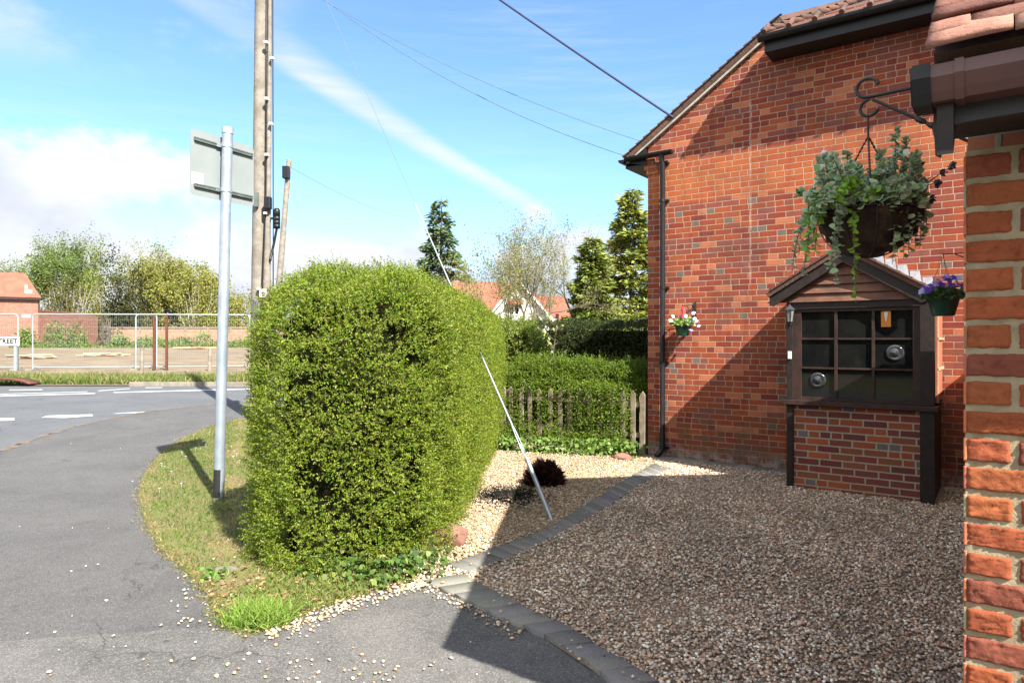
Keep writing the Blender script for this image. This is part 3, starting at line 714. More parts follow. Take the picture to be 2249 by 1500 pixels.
def halfround(mb, x0, x1, yc, zt, r, th=.004, n=8, endcap=True, axis='x'):
    prof = [(yc - r * math.cos(math.pi * k / n), zt - r * math.sin(math.pi * k / n)) for k in range(n + 1)]
    inn = [(yc - (r - th) * math.cos(math.pi * k / n), zt - (r - th) * math.sin(math.pi * k / n)) for k in range(n + 1)][::-1]
    ring = prof + inn
    mb.prism(ring, x0, x1, axis)
    if endcap:
        for xx in (x0, x1): mb.prism(prof, xx - .004, xx + .004, axis)
gb = MB(); halfround(gb, ex - .03, GW - ex, -.42, ez + .055, .062); go = gb.build('gutter', M_black, house)
gx0, gz0 = wl(1374, 352, -.10); gx1, _ = wl(1476, 344, -.10)
gb = MB(); halfround(gb, gx0, gx1, -.10, gz0 + .03, .058)
gb.prism([(-.40 - .055 * math.cos(math.pi * k / 8), gz0 + .03 - .055 * math.sin(math.pi * k / 8)) for k in range(9)], -.04, GD, 'y')
gb.build('gutter', M_black, house)
so_ = MB(); so_.prism([(-.33, gz0 - .03), (-.01, gz0 - .10), (-.01, gz0 + .16), (-.10, gz0 + .12), (-.33, gz0 + .02)], -.035, -.005, 'y')
so_.box(-.34, -.005, -.005, GD, gz0 - .10, gz0 - .075); so_.box(-.35, -.33, -.005, GD, gz0 - .10, gz0 + .03); so_.build('eave_box', M_black, house)
dpx = wl(1455, 700, -.07)[0]
dp = MB(); dp.tube([(dpx, -.10, gz0 - .0), (dpx, -.09, gz0 - .10), (dpx, -.07, gz0 - .16), (dpx, -.07, .16), (dpx - .02, -.10, .10), (dpx - .05, -.16, .05)], .036, 12)
dpo = dp.build('downpipe', M_black, house)
for z_ in (gz0 - .12, 3.62, 2.4, 1.35, .16):
    c_ = MB(); c_.tube([(dpx, -.07, z_ - .02), (dpx, -.07, z_ + .02)], .043, 12); c_.box(dpx - .015, dpx + .075, -.03, -.001, z_ - .015, z_ + .015); c_.build('pipe_clip', M_black, dpo)
db_ = MB(); db_.box(0, 2.15, -.012, -.001, .0, .03); db_.build('damp_course', M_black, house)

# ---- bay window
bay = empty_part('bay_window', house)
BY = -1.05
b = MB(); b.box(2.235, 3.447, BY, -.001, -.05, .955); b.build('base_wall', M_bay, bay)
for x0, x1 in ((2.165, 2.234), (3.448, 3.575)):
    b = MB(); b.box(x0, x1, BY - .035, BY + .05, 0, .955, bev=.004); b.box(x0, x1, BY - .035, BY + .05, 1.012, 2.012, bev=.004); b.build('corner_post', M_dark_wood, bay)
b = MB(); b.box(2.125, 3.61, BY - .075, BY + .08, .957, 1.010, bev=.006); b.build('sill', M_brown_wood, bay)
b = MB(); b.box(3.52, 3.56, BY + .052, -.001, 0, .955); b.box(3.52, 3.545, BY + .052, -.001, 1.0, 2.01)
b.build('side_panel', [M_dark_wood], bay)
b = MB(); b.box(3.546, 3.572, BY + .30, -.03, 1.02, 2.0)
b.build('side_frame', M_pipe, bay)
b = MB()
for z_ in (1.366, 1.685): b.box(3.573, 3.59, BY + .30, -.03, z_ - .012, z_ + .012)
b.box(3.573, 3.585, BY + .30, BY + .34, 1.02, 2.0); b.build('side_transom', M_clip, bay)
b = MB(); b.box(2.19, 2.23, BY + .052, -.001, 0, 2.01); b.build('side_panel', M_dark_wood, bay)
fx0, fx1, fz0, fz1 = 2.285, 3.415, 1.012, 2.008; xs = [fx0, 2.666, 3.025, fx1]; zs = [fz0, 1.366, 1.685, fz1]
b = MB(); b.box(2.2345, fx0 + .03, BY - .01, BY + .05, fz0, fz1); b.box(fx1 - .03, 3.4475, BY - .01, BY + .05, fz0, fz1)
b.box(fx0 + .03, fx1 - .03, BY - .008, BY + .05, fz0, fz0 + .035); b.box(fx0 + .03, fx1 - .03, BY - .008, BY + .05, fz1 - .03, fz1)
for x_ in xs[1:3]: b.box(x_ - .014, x_ + .014, BY - .004, BY + .045, fz0 + .035, fz1 - .03)
for z_ in zs[1:3]: b.box(fx0 + .03, fx1 - .03, BY - .001, BY + .04, z_ - .010, z_ + .010)
b.build('window_frame', M_brown_wood, bay)
M_bull = pm('bullion_glass', (.04, .042, .048), (.02, .022, .026), rough=.08, spec=.9, metal=.1)
for i in range(3):
    for j in range(3):
        b = MB(); b.box(xs[i] + (.03 if i == 0 else .012), xs[i + 1] - (.03 if i == 2 else .012), BY + .020, BY + .026, zs[j] + (.035 if j == 0 else .008), zs[j + 1] - (.03 if j == 2 else .008))
        if (i, j) in ((2, 1), (0, 0)):
            b.cur = 1; cx_, cz_ = (3.222, 1.539) if i == 2 else (2.479, 1.232)
            R = Matrix.Translation((cx_, BY + .019, cz_)) @ Matrix.Rotation(math.pi / 2, 4, 'X')
            b.lathe([(.086, -.004), (.084, .006), (.068, .014), (.055, .008), (.046, .007), (.036, .016), (.020, .026), (.001, .028)], 28, R)
        b.build('pane', [M_glass, M_bull], bay)
tx, tz = wl(1946, 700, BY + .018)
b = MB(); b.box(tx - .045, tx + .045, BY + .012, BY + .018, tz - .085, tz + .08); st = b.build('sticker', pm('orange_card', (.62, .22, .03), (.58, .20, .03), rough=.6), bay)
b = MB(); b.add([(tx - .02, BY + .010, tz + .07), (tx + .02, BY + .010, tz + .07), (tx + .003, BY + .010, tz - .03), (tx - .003, BY + .010, tz - .03)], [(0, 1, 2, 3)]); b.build('sticker_mark', M_white, bay)
b = MB(); b.box(2.165, 3.575, BY - .03, BY + .06, 2.014, 2.085); b.build('lintel', M_dark_wood, bay)
AX, AZ = wl(1851, 551, BY - .11); LX, LZ = wl(1690, 652, BY - .11); RX = 2 * AX - LX
sl_ = (AZ - LZ) / (AX - LX)
b = MB(); nb = 5; z0 = 2.087; zt = AZ - .06
for k in range(nb):
    za, zb = z0 + (zt - z0) * k / nb, z0 + (zt - z0) * (k + 1) / nb + .012
    wa, wb = max(.01, (AZ - .04 - za) / sl_), max(.005, (AZ - .04 - zb) / sl_)
    pts = [(AX - wa, BY - .055, za), (AX + wa, BY - .055, za), (AX + wb, BY - .025, zb), (AX - wb, BY - .025, zb)]
    back = [(p[0], BY - .01, p[2]) for p in pts]
    b.add(pts + back, [(0, 1, 2, 3), (7, 6, 5, 4), (0, 4, 5, 1), (1, 5, 6, 2), (2, 6, 7, 3), (3, 7, 4, 0)])
b.build('gable_boards', M_clad, bay)
for sg in (-1, 1):
    e = LX if sg < 0 else RX; b = MB()
    b.prism([(AX, AZ - .115), (AX, AZ + .004), (e, LZ + .004), (e + sg * -.0, LZ - .10), (e - sg * .04, LZ - .11)], BY - .115, BY - .085, 'y'); b.build('bargeboard', M_dark_wood, bay)
    b = MB(); up = .05
    slab(b, [(AX, BY - .14, AZ + up), (e + sg * .03, BY - .14, LZ + up - .02), (e + sg * .03, -.002, LZ + up - .02), (AX, -.002, AZ + up)], .045)
    r_ = b.build('bay_roof', M_rooftile, bay)
    b = MB(); n_ = 7
    for k in range(n_):                                     # courses of tile butts showing at the front
        p = Vector((e, 0, LZ + up)).lerp(Vector((AX, 0, AZ + up)), k / n_); q = Vector((e, 0, LZ + up)).lerp(Vector((AX, 0, AZ + up)), (k + 1.1) / n_)
        b.add([(p.x, BY - .155, p.z), (q.x, BY - .155, q.z), (q.x, -.01, q.z), (p.x, -.01, p.z), (p.x, BY - .155, p.z + .030), (q.x, BY - .155, q.z + .008), (q.x, -.01, q.z + .008), (p.x, -.01, p.z + .030)], [(0, 1, 5, 4), (1, 2, 6, 5), (2, 3, 7, 6), (3, 0, 4, 7), (4, 5, 6, 7), (3, 2, 1, 0)])
    b.build('roof_course', M_rooftile, r_)
    b = MB(); pts = []; n_ = 6
    for k in range(n_):                                     # stepped lead flashing on the cottage wall
        xa, xb = AX + sg * (e * sg - AX * sg) * k / n_, AX + sg * (e * sg - AX * sg) * (k + 1) / n_
        lowa, lowb = AZ + up + .02 - sl_ * abs(xa - AX), AZ + up + .02 - sl_ * abs(xb - AX); top = lowa + .085
        b.add([(xa, -.008, lowa), (xb, -.008, lowb), (xb - sg * .03, -.008, top), (xa, -.008, top)], [(0, 1, 2, 3)])
    b.build('flashing', M_lead, bay)
dbx = 2.200; b = MB(); b.box(dbx - .018, dbx + .022, BY - .055, BY - .036, 1.46, 1.545, bev=.006); b.build('doorbell', M_white, bay)

# ---- lantern on the bay's corner post
lx, lz = wl(1735, 690, BY - .07)
lan = thing('wall_lantern', 'small black coach lantern fixed to the left corner post of the bay window', 'lantern', HW(lx, BY - .085, lz), -ANG)
b = MB(); b.lathe([(.060, .045), (.052, .055), (.030, .080), (.012, .092), (.010, .105), (.001, .112)], 6, smooth=False); b.build('cap', pm('lantern_metal', (.10, .11, .11), (.05, .05, .05), rough=.35, metal=.6), lan)
b = MB(); b.lathe([(.030, -.085), (.046, .043)], 6, smooth=False); b.build('glass', pm('lantern_glass', (.20, .21, .19), (.12, .12, .11), rough=.1, spec=.6), lan)
b = MB(); b.lathe([(.001, -.105), (.018, -.10), (.034, -.086), (.030, -.083)], 6, smooth=False)
for k in range(6):
    a = k * math.pi / 3; b.tube([(.031 * math.cos(a), .031 * math.sin(a), -.085), (.047 * math.cos(a), .047 * math.sin(a), .044)], .004, 5)
b.tube([(0, 0, -.10), (.0, .03, -.13), (0, .052, -.09)], .007, 6); b.box(-.025, .025, .046, .052, -.12, -.02); b.build('frame', M_iron, lan)

# ------------------------------------------------------------------ garage at the right (same axes, its corner is the near pier)
GX, GY = 4.064, -6.862
gar = thing('brick_garage', 'near red brick outbuilding with rough pier, brown gutter and clay tile roof', 'outbuilding', HW(GX, GY), -ANG)
EY, EZ, PT = -.336, 2.335, .754; RY = EY + 2.9; RZ = EZ + 2.9 * PT; BK = 2 * RY - EY
M_gar = brickmat('garage_brick', [(.40, .12, .065), (.44, .15, .07), (.36, .10, .07), (.30, .085, .07), (.42, .13, .06)], (.30, .26, .16), hp=.3, gp=.1, mw=.013)
b = MB(); b.prism([(.0, 0), (BK + EY * 1.0, 0), (BK + EY, 2.12), (RY, RZ - .10), (0, 2.12)], .0, 5.0, 'x'); b.build('wall', M_gar, gar)

def pier_bricks():
    r = np.random.default_rng(11); V = []; Fq = []; Cc = []; nb_ = 0
    pal = np.array([(0.272, 0.073, 0.029), (0.299, 0.088, 0.032), (0.246, 0.064, 0.029), (0.220, 0.060, 0.032), (0.281, 0.082, 0.032), (0.184, 0.055, 0.034), (0.263, 0.070, 0.027)])
    J = .0112; CH = .075; rows = 29; z = .005
    for k in range(rows):
        x = .0; header = k % 2 == 0; first = True
        while x < 1.1:
            w_ = (.1035 if (header and first) else .216) + r.normal(0, .002); first = False
            nx, nz = max(12, int(w_ / .007)), 13
            xa, za = np.linspace(0, 1, nx), np.linspace(0, 1, nz); A, B = np.meshgrid(xa, za)
            hgt = CH - J + r.normal(0, .0018)
            bx, bz = A * w_, B * hgt
            dd = np.minimum(np.minimum(bx, w_ - bx), np.minimum(bz, hgt - bz))
            rad = np.clip(dd / .0038, 0, 1); prof = np.sqrt(np.maximum(0, 1 - (1 - rad) ** 2))
            q = np.stack([bx.ravel() + x * 3.1, bz.ravel() * 1.8 + k * .7, 0 * bx.ravel()], 1)
            rough_ = lump(q, .05, 100 + k, 6) * .0016 + lump(q * np.array([1, 2.2, 1]), .018, 200 + k * 7 + int(x * 50), 7) * .0018 + r.normal(0, .0009, len(q))
            out = r.uniform(.0095, .0130)
            tilt = r.normal(0, .002)
            yy = -(prof.ravel() * (out + rough_ + (A.ravel() - .5) * tilt)) + .002
            ex_ = lump(q, .045, 300 + k, 6) * .0022
            xx = bx.ravel() + x + ex_ * (dd.ravel() < .004); zz = bz.ravel() + z + lump(q + 5, .04, 400 + k, 6) * .0022 * (dd.ravel() < .004)
            V.append(np.stack([xx, yy, zz], 1)); ii = np.arange(nx * nz).reshape(nz, nx) + nb_
            Fq.append(np.stack([ii[:-1, :-1], ii[:-1, 1:], ii[1:, 1:], ii[1:, :-1]], -1).reshape(-1, 4)); nb_ += nx * nz
            c = pal[r.integers(0, len(pal))] * r.uniform(.88, 1.12)
            blot = 1 + .10 * lump(q, .09, 500 + k, 6)[:, None]
            Cc.append(np.clip(c[None] * blot, .01, 1)); x += w_ + J
        z += CH
    return np_mesh('pier_bricks', np.concatenate(V), np.concatenate(Fq), colmat('pier_brick', .9, 45, .2), gar, np.concatenate(Cc), smooth=True)
pier_bricks()
# rough mortar bed behind the pier bricks
nx, nz = 170, 300; A, B = np.meshgrid(np.linspace(0, 1.1, nx), np.linspace(0, 2.18, nz))
q = np.stack([A.ravel(), B.ravel(), 0 * A.ravel()], 1); yy = -.0025 - .0012 * lump(q, .03, 9, 8) - rng.normal(0, .0005, len(q))
ii = np.arange(nx * nz).reshape(nz, nx)
np_mesh('mortar', np.stack([q[:, 0], yy, q[:, 1]], 1), np.stack([ii[:-1, :-1], ii[:-1, 1:], ii[1:, 1:], ii[1:, :-1]], -1).reshape(-1, 4), pm('pier_mortar', (.32, .260, .165), (.225, .180, .11), rough=.95, scale=14, bump=.8, bscale=160), gar, smooth=True)
b = MB(); b.box(.55, .75, BK + EY + .002, 6.855, -.05, 2.15); b.build('link_wall', M_gar, gar)
# left return of the pier corner: brick ends seen from the side
b = MB()
b.cur = 0
for k in range(29): b.box(-.004, .003, -.006, .21 if k % 2 else .10, .005 + .075 * k, .0665 + .075 * k, bev=.0025)
b.build('corner_bricks', M_gar, gar)
# roof: structural slopes and plain tiles
b = MB(); zt = lambda y: EZ + PT * (y - EY)
slab(b, [(-.05, EY + .04, zt(EY + .04) - .012), (5, EY + .04, zt(EY + .04) - .012), (5, RY, RZ - .012), (-.05, RY, RZ - .012)], .05)
slab(b, [(-.05, BK, EZ), (5, BK, EZ), (5, RY, RZ), (-.05, RY, RZ)], .06); ro = b.build('roof', M_rooftile, gar)
def tiles():
    r = np.random.default_rng(21); V = []; Fq = []; Cc = []
    pal = np.array([(0.234, 0.105, 0.078), (0.273, 0.133, 0.098), (0.195, 0.086, 0.069), (0.296, 0.164, 0.121), (0.172, 0.086, 0.070), (0.242, 0.113, 0.082)])
    su = Vector((0, 1, PT)).normalized(); nn_ = Vector((0, -PT, 1)).normalized(); o0 = Vector((0, EY - .025, EZ - .012)); n0 = 0
    for k in range(33):
        x = -.062 + (.0825 if k % 2 else 0) - (.165 if k % 2 else 0)
        while x < 2.4:
            xa, xb = x + .0015, x + .1635
            if xa < -.062: xa = -.062
            if xb - xa > .03:
                dz_ = r.normal(0, .0016); sk = r.normal(0, .003); th = .0135 * r.uniform(.9, 1.15); lift = .0175 + dz_ + (.004 if r.uniform() < .2 else 0)
                c = pal[r.integers(0, 6)] * r.uniform(.8, 1.2); m_ = 5
                for (s0, h0) in ((k * .1 + sk, lift), (k * .1 + .205, .002)):
                    for lay in (0, 1):
                        for j in range(m_):
                            t = j / (m_ - 1); xx = xa + (xb - xa) * t; cam_ = .0012 * (1 - (2 * t - 1) ** 2)
                            p = o0 + su * (s0 + r.normal(0, .0008)) + nn_ * (h0 + cam_ + (th if lay else 0) + sk * (t - .5) * .5); V.append((xx, p.y, p.z)); Cc.append(c * (1 if lay else .9))
                A_ = lambda s_, l_, j: n0 + (s_ * 2 + l_) * m_ + j
                for j in range(m_ - 1):
                    Fq += [(A_(0, 1, j), A_(0, 1, j + 1), A_(1, 1, j + 1), A_(1, 1, j)), (A_(0, 0, j + 1), A_(0, 0, j), A_(1, 0, j), A_(1, 0, j + 1)), (A_(0, 0, j), A_(0, 0, j + 1), A_(0, 1, j + 1), A_(0, 1, j))]
                Fq += [(A_(0, 0, 0), A_(0, 1, 0), A_(1, 1, 0), A_(1, 0, 0)), (A_(0, 1, m_ - 1), A_(0, 0, m_ - 1), A_(1, 0, m_ - 1), A_(1, 1, m_ - 1))]
                n0 += 4 * m_
            x += .165
    return np_mesh('roof_tiles', np.array(V), np.array(Fq), M_tile, ro, np.array(Cc))
tiles()
gl = lambda px, py, y: (lambda q: (q[0] - GX, q[1]))(wl(px, py, GY + y))
# gutter, its end piece, strap, fascia and shaped board end
GT0 = 2.315; PROF = [(EY, GT0), (EY - .004, GT0 - .030), (EY + .012, GT0 - .060), (EY + .028, GT0 - .078), (EY + .10, GT0 - .078), (EY + .10, GT0)]
x_end = gl(2042, 190, EY)[0]
b = MB(); b.prism(PROF, x_end, 5.0, 'x'); gu = b.build('gutter', M_brown_plastic, gar)
x_e0 = gl(1999, 190, EY)[0]
b = MB(); P2 = [(EY + .045 + (y - EY - .045) * 1.12, GT0 - .037 + (z - GT0 + .037) * 1.14) for y, z in PROF]; b.prism(P2, x_e0 + .004, x_end + .001, 'x')
P3 = [(EY + .045 + (y - EY - .045) * 1.0, GT0 - .037 + (z - GT0 + .037) * 1.0) for y, z in PROF]; b.prism(P3, x_e0, x_e0 + .005, 'x'); b.build('gutter_end', M_black, gu)
xs_ = gl(2107, 180, EY)[0]
b = MB(); P4 = [(EY + .045 + (y - EY - .045) * 1.08, GT0 - .037 + (z - GT0 + .037) * 1.09) for y, z in PROF]; b.prism(P4, xs_ - .009, xs_ + .009, 'x'); b.build('gutter_strap', M_brown_plastic, gu)
b = MB(); b.box(-.03, 5.0, -.232, -.205, 2.200, 2.33); b.box(-.03, 5, -.205, -.012, 2.215, 2.23); b.build('fascia', M_dark_wood, gar)
b = MB(); b.prism([gl(p[0], p[1], -.25) for p in [(2050, 205), (2050, 262), (2047, 285), (2052, 305), (2054, 340), (2066, 345), (2070, 325), (2069, 300), (2078, 284), (2096, 275), (2122, 268), (2249, 246), (2300, 236), (2300, 160)]], -.250, -.233, 'y'); b.build('shaped_board', M_iron, gar)
b = MB(); b.prism([(EY + .05, EZ - .05), (EY + .05, EZ - .22), (RY, RZ - .25), (RY, RZ - .05)], -.045, -.012, 'x'); b.prism([(BK - .05, EZ - .05), (RY, RZ - .05), (RY, RZ - .25), (BK - .05, EZ - .22)], -.045, -.012, 'x'); b.build('bargeboard', M_dark_wood, gar)


# ------------------------------------------------------------------ hedges
def rbox_sdf(p, c, hf, r):
    q = np.abs(p - c) - (hf - r); o = np.linalg.norm(np.maximum(q, 0), axis=1) + np.minimum(q.max(1), 0) - r
    return o

def rbox_grad(p, c, hf, r):
    e = 1e-3; return unit(np.stack([rbox_sdf(p + d, c, hf, r) - rbox_sdf(p - d, c, hf, r) for d in np.eye(3) * e], 1))

def hedge(name, label, c, hf, r, rz, nsprig, leaf, cols, lumps=.06, holes=(), per=9, tall=0.0, base=0.0, lsc=.5, taper=0.0, nmin=-.2, spr=(.05, .10), cull=True, zbias=0.0, dome=0.0):
    """clipped hedge: dark twiggy inside and sprigs of small leaves all over a rounded box"""
    root = thing(name, label, 'hedge', (c[0], c[1], 0), 0)
    c = np.array([c[0], c[1], base + hf[2]]); hf = np.array(hf, float)
    cr, sr = math.cos(rz), math.sin(rz); R = np.array([[cr, -sr, 0], [sr, cr, 0], [0, 0, 1]])
    shape = lambda L: L * (1 + np.stack([taper * (L[:, 2] / hf[2]) - dome * np.clip(L[:, 2] / hf[2] - .1, 0, 1) ** 2.5, -dome * .25 * np.clip(L[:, 2] / hf[2] - .1, 0, 1) ** 2.5, 0 * L[:, 2]], 1))
    # core
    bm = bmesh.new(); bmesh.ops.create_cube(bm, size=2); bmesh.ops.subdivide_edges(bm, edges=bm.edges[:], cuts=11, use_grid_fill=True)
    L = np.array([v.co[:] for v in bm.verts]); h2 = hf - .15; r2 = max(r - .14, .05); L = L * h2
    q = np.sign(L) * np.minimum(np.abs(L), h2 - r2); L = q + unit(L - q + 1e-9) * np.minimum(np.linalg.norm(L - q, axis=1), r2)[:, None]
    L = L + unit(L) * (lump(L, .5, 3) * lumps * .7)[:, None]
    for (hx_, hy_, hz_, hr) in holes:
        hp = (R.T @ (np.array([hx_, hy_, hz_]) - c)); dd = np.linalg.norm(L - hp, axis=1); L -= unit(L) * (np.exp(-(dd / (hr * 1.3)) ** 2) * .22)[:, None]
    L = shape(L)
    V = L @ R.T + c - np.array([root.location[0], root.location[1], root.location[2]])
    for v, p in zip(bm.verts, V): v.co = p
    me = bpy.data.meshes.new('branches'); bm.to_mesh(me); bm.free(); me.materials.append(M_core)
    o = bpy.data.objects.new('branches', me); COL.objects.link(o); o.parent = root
    # sprigs
    m_ = nsprig * 3; cand = rng.uniform(-1, 1, (m_ * 6, 3)) * (hf + .02); d = rbox_sdf(cand, 0, hf, r); cand = cand[np.abs(d) < .12]
    for _ in range(2): cand = cand - rbox_sdf(cand, 0, hf, r)[:, None] * rbox_grad(cand, 0, hf, r)
    n = rbox_grad(cand, 0, hf, r); ok = (n[:, 2] > -.3)
    nw = n @ R.T; pw = shape(cand) @ R.T + c
    if cull:                                                  # the side nobody can walk round to gets fewer sprigs
        view = unit(np.array([0, 0, H]) - pw); ok &= ((nw * view).sum(1) > nmin) | (rng.uniform(size=len(cand)) < .12)
    cand, n, nw, pw = cand[ok], n[ok], nw[ok], pw[ok]
    lum = lump(cand, .42, 3) * .65 + lump(cand, .17, 4) * .35
    pw = pw + nw * (lum * lumps)[:, None]
    hole = np.zeros(len(pw))
    for (hx_, hy_, hz_, hr) in holes: hole = np.maximum(hole, np.exp(-(np.linalg.norm((pw - np.array([hx_, hy_, hz_])) * np.array([1, .22, 1]), axis=1) / hr) ** 2 * (1 + .5 * lum)))
    gaps = lump(cand, .13, 8, 9) * .6 + lump(cand, .30, 18, 9) * .5
    kp = (pw[:, 2] > .02) & (rng.uniform(size=len(pw)) > hole * 1.25) & (rng.uniform(size=len(pw)) < np.clip(1.15 + gaps * .45, .12, 1))
    pw, nw, lum, cand = pw[kp][:nsprig], nw[kp][:nsprig], lum[kp][:nsprig], cand[kp][:nsprig]
    ns = len(pw); inset = rng.uniform(-.075, .03, ns) - np.clip(-lum, 0, 1) * .02
    dirs = unit(nw * 1.0 + rng.normal(0, .5, (ns, 3)) + np.array([0, 0, .35 + zbias])); ln = rng.uniform(spr[0], spr[1], ns)
    if tall: tl = (rng.uniform(size=ns) < .05) & (nw[:, 2] > .55); ln[tl] *= tall; dirs[tl] = unit(dirs[tl] * .35 + np.array([0, 0, 1.0]))
    p0 = pw + nw * inset[:, None]
    t = np.linspace(.1, 1, per)[None, :, None]
    cen = p0[:, None] + dirs[:, None] * ln[:, None, None] * t
    side = rdir(ns * per).reshape(ns, per, 3); side = unit(side - dirs[:, None] * (side * dirs[:, None]).sum(-1, keepdims=True))
    ld = unit(dirs[:, None] * .7 + side)
    ln_ = unit(nw[:, None] * .8 + rng.normal(0, .75, (ns, per, 3)))
    sz = leaf * rng.uniform(.7, 1.25, (ns, per))
    tone = (rng.uniform(size=ns) + .35 * lump(cand, .7, 12) * .6)[:, None, None]
    base_c = pick(cols, ns, .12)[:, None]
    tipc = np.array(cols[-1])[None, None]
    cc = base_c * (1 - .45 * t * tone.clip(0, 1)) + tipc * (.45 * t * tone.clip(0, 1)); cc = cc * (1 + rng.normal(0, .10, (ns, per, 1)))
    off = np.array(root.location)[None]
    leaves('foliage', cen.reshape(-1, 3) - off, ld.reshape(-1, 3), ln_.reshape(-1, 3), sz.ravel(), (sz * lsc).ravel(), np.clip(cc.reshape(-1, 3), .003, 1), M_leaf, root)
    # a few bare twigs
    tw = MB()
    for i in rng.integers(0, ns, min(260, ns // 40)):
        a = Vector(p0[i] - off[0]) - Vector(nw[i]) * .05; tw.tube([a, a + Vector(dirs[i]) * ln[i] * 1.15], [.003, .0015], 4, False)
    if tw.v: tag(tw.build('twigs', M_bark, root), kind='stuff')
    return root

HC = [(0.120, 0.194, 0.014), (0.154, 0.224, 0.018), (0.085, 0.155, 0.014), (0.187, 0.241, 0.024), (0.142, 0.167, 0.024), (0.217, 0.246, 0.033)]
hl_ = [(P(840, 688, 5.02), .070), (P(868, 735, 4.96), .085), (P(905, 790, 4.95), .060), (P(715, 1075, 4.88), .085), (P(765, 1112, 4.88), .060), (P(640, 1185, 4.95), .075), (P(800, 650, 5.15), .035), (P(690, 735, 5.0), .035), (P(620, 800, 5.1), .04), (P(930, 900, 5.1), .045), (P(1000, 870, 6.2), .05)]
hedge('clipped_hedge', 'big bushy clipped hedge with a rounded top between the verge and the gravel', (-1.09, 8.25), (.725, 3.46, 1.46), .58, -.050, 105000, .0165, HC,
      lumps=.085, holes=[(p.x, p.y, p.z, r_) for p, r_ in hl_], per=9, tall=1.7, taper=.12, base=-.72, nmin=-.55, spr=(.045, .09), dome=.14)

# bushes beyond the hedge
HC2 = [(0.094, 0.162, 0.012), (0.119, 0.180, 0.017), (0.073, 0.130, 0.012), (0.145, 0.189, 0.020)]
fa = HW(-.35, .42); fr = -ANG
hedge('low_hedge', 'low bushy hedge growing through the picket fence beside the cottage', (HW(-1.42, .38).x, HW(-1.42, .38).y), (1.28, .30, .64), .25, -ANG, 12000, .024, HC2, lumps=.10, per=8, spr=(.06, .14), nmin=-.3, tall=1.8)
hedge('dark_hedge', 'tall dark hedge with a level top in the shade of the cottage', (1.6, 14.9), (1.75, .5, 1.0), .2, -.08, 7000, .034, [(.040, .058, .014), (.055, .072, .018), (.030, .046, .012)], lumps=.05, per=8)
hedge('yellow_bush', 'loose yellow-green bush between the big hedge and the shaded hedge', (-.12, 12.9), (.62, .75, .98), .45, 0, 4200, .032, [(.13, .19, .02), (.16, .21, .025), (.10, .16, .018), (.20, .23, .04)], lumps=.13, per=8, spr=(.07, .18), tall=1.6)

lh = [o_ for o_ in COL.objects if o_.name == 'low_hedge'][0]
def overgrow(n):
    x = rng.uniform(-2.45, -.25, n); z = rng.uniform(.05, 1.02, n); dens = np.clip(.05 + .95 * sm(x, -1.75, -.6) - .45 * (x > -.42) + .5 * (z < .3) + .5 * lump(np.c_[x, z, z * 0], .45, 77) , .02, 1)
    k = rng.uniform(size=n) < dens; x, z = x[k], z[k]; y = -.07 + rng.normal(0, .045, len(x)) - .05 * (z < .3)
    w_ = np.array([HW(a, b_, c_)[:] for a, b_, c_ in zip(x, y, z)]); m_ = len(w_); d = unit(rng.normal(0, .6, (m_, 3)) + np.array([-.2, -.5, .35]))
    c = (w_[:, None] + d[:, None] * np.linspace(0, .10, 7)[None, :, None]).reshape(-1, 3); dd = np.repeat(d, 7, axis=0) + rng.normal(0, .8, (m_ * 7, 3))
    leaves('foliage', c - np.array(lh.location), dd, unit(rng.normal(0, .6, (m_ * 7, 3)) + np.array([-.1, -.6, .6])), .026 * rng.uniform(.7, 1.3, m_ * 7), .014, np.repeat(pick(HC2, m_, .15), 7, axis=0), M_leaf, lh)
overgrow(4600)

# ivy and weeds along the foot of the big hedge
def round_leaves(name, c, d, nrm, sz, cols, mat, parent=None, k=6, cup=.15):
    d = unit(d); s_ = unit(np.cross(d, nrm)); n_ = np.cross(s_, d); sz = np.asarray(sz)[:, None]
    V = []
    for j in range(k):
        a = 2 * math.pi * j / k; r_ = .5 * (1 + .12 * math.cos(3 * a)); V.append(c + (d * (math.cos(a) * r_ + .45) + s_ * math.sin(a) * r_ + n_ * cup * math.cos(2 * a) * .5) * sz)
    V = np.stack(V, 1).reshape(-1, 3); f = np.arange(len(c) * k).reshape(-1, k)
    return np_mesh(name, V, f, mat, parent, np.repeat(cols, k, axis=0))

def weed_patch(name, label, cat, px_pts, n, hmax, sz, cols, spread=.10, loc=None):
    pts = np.array([GT(*p, .03)[:] for p in px_pts]); t_ = rng.uniform(0, len(pts) - 1.001, n); i_ = t_.astype(int)
    p = pts[i_] + (pts[i_ + 1] - pts[i_]) * (t_ - i_)[:, None] + np.c_[rng.normal(0, spread, (n, 2)), rng.uniform(0, 1, n) ** 1.6 * hmax]
    root = thing(name, label, cat, pts.mean(0))
    round_leaves('foliage', p - pts.mean(0), rdir(n) + np.array([0, -.4, 0]), unit(rng.normal(0, .5, (n, 3)) + np.array([.1, -.45, .8])), rng.uniform(.6, 1.3, n) * sz, pick(cols, n, .2), M_leaf, root)
    st = MB()
    for k in range(0, n, 14):
        q = Vector(p[k] - pts.mean(0)); st.tube([(q.x + random.uniform(-.03, .03), q.y + .02, -.02), q], .002, 4, False)
    tag(st.build('stems', M_bark, root), kind='stuff'); return root
IVY = [(.06, .12, .025), (.09, .16, .03), (.13, .20, .04), (.045, .09, .022), (.15, .17, .05)]
weed_patch('ivy_patch', 'patch of broad glossy ivy leaves at the front foot of the big hedge', 'ivy', [(690, 1240), (760, 1262), (830, 1268), (905, 1262), (945, 1240)], 950, .15, .036, IVY, .11)
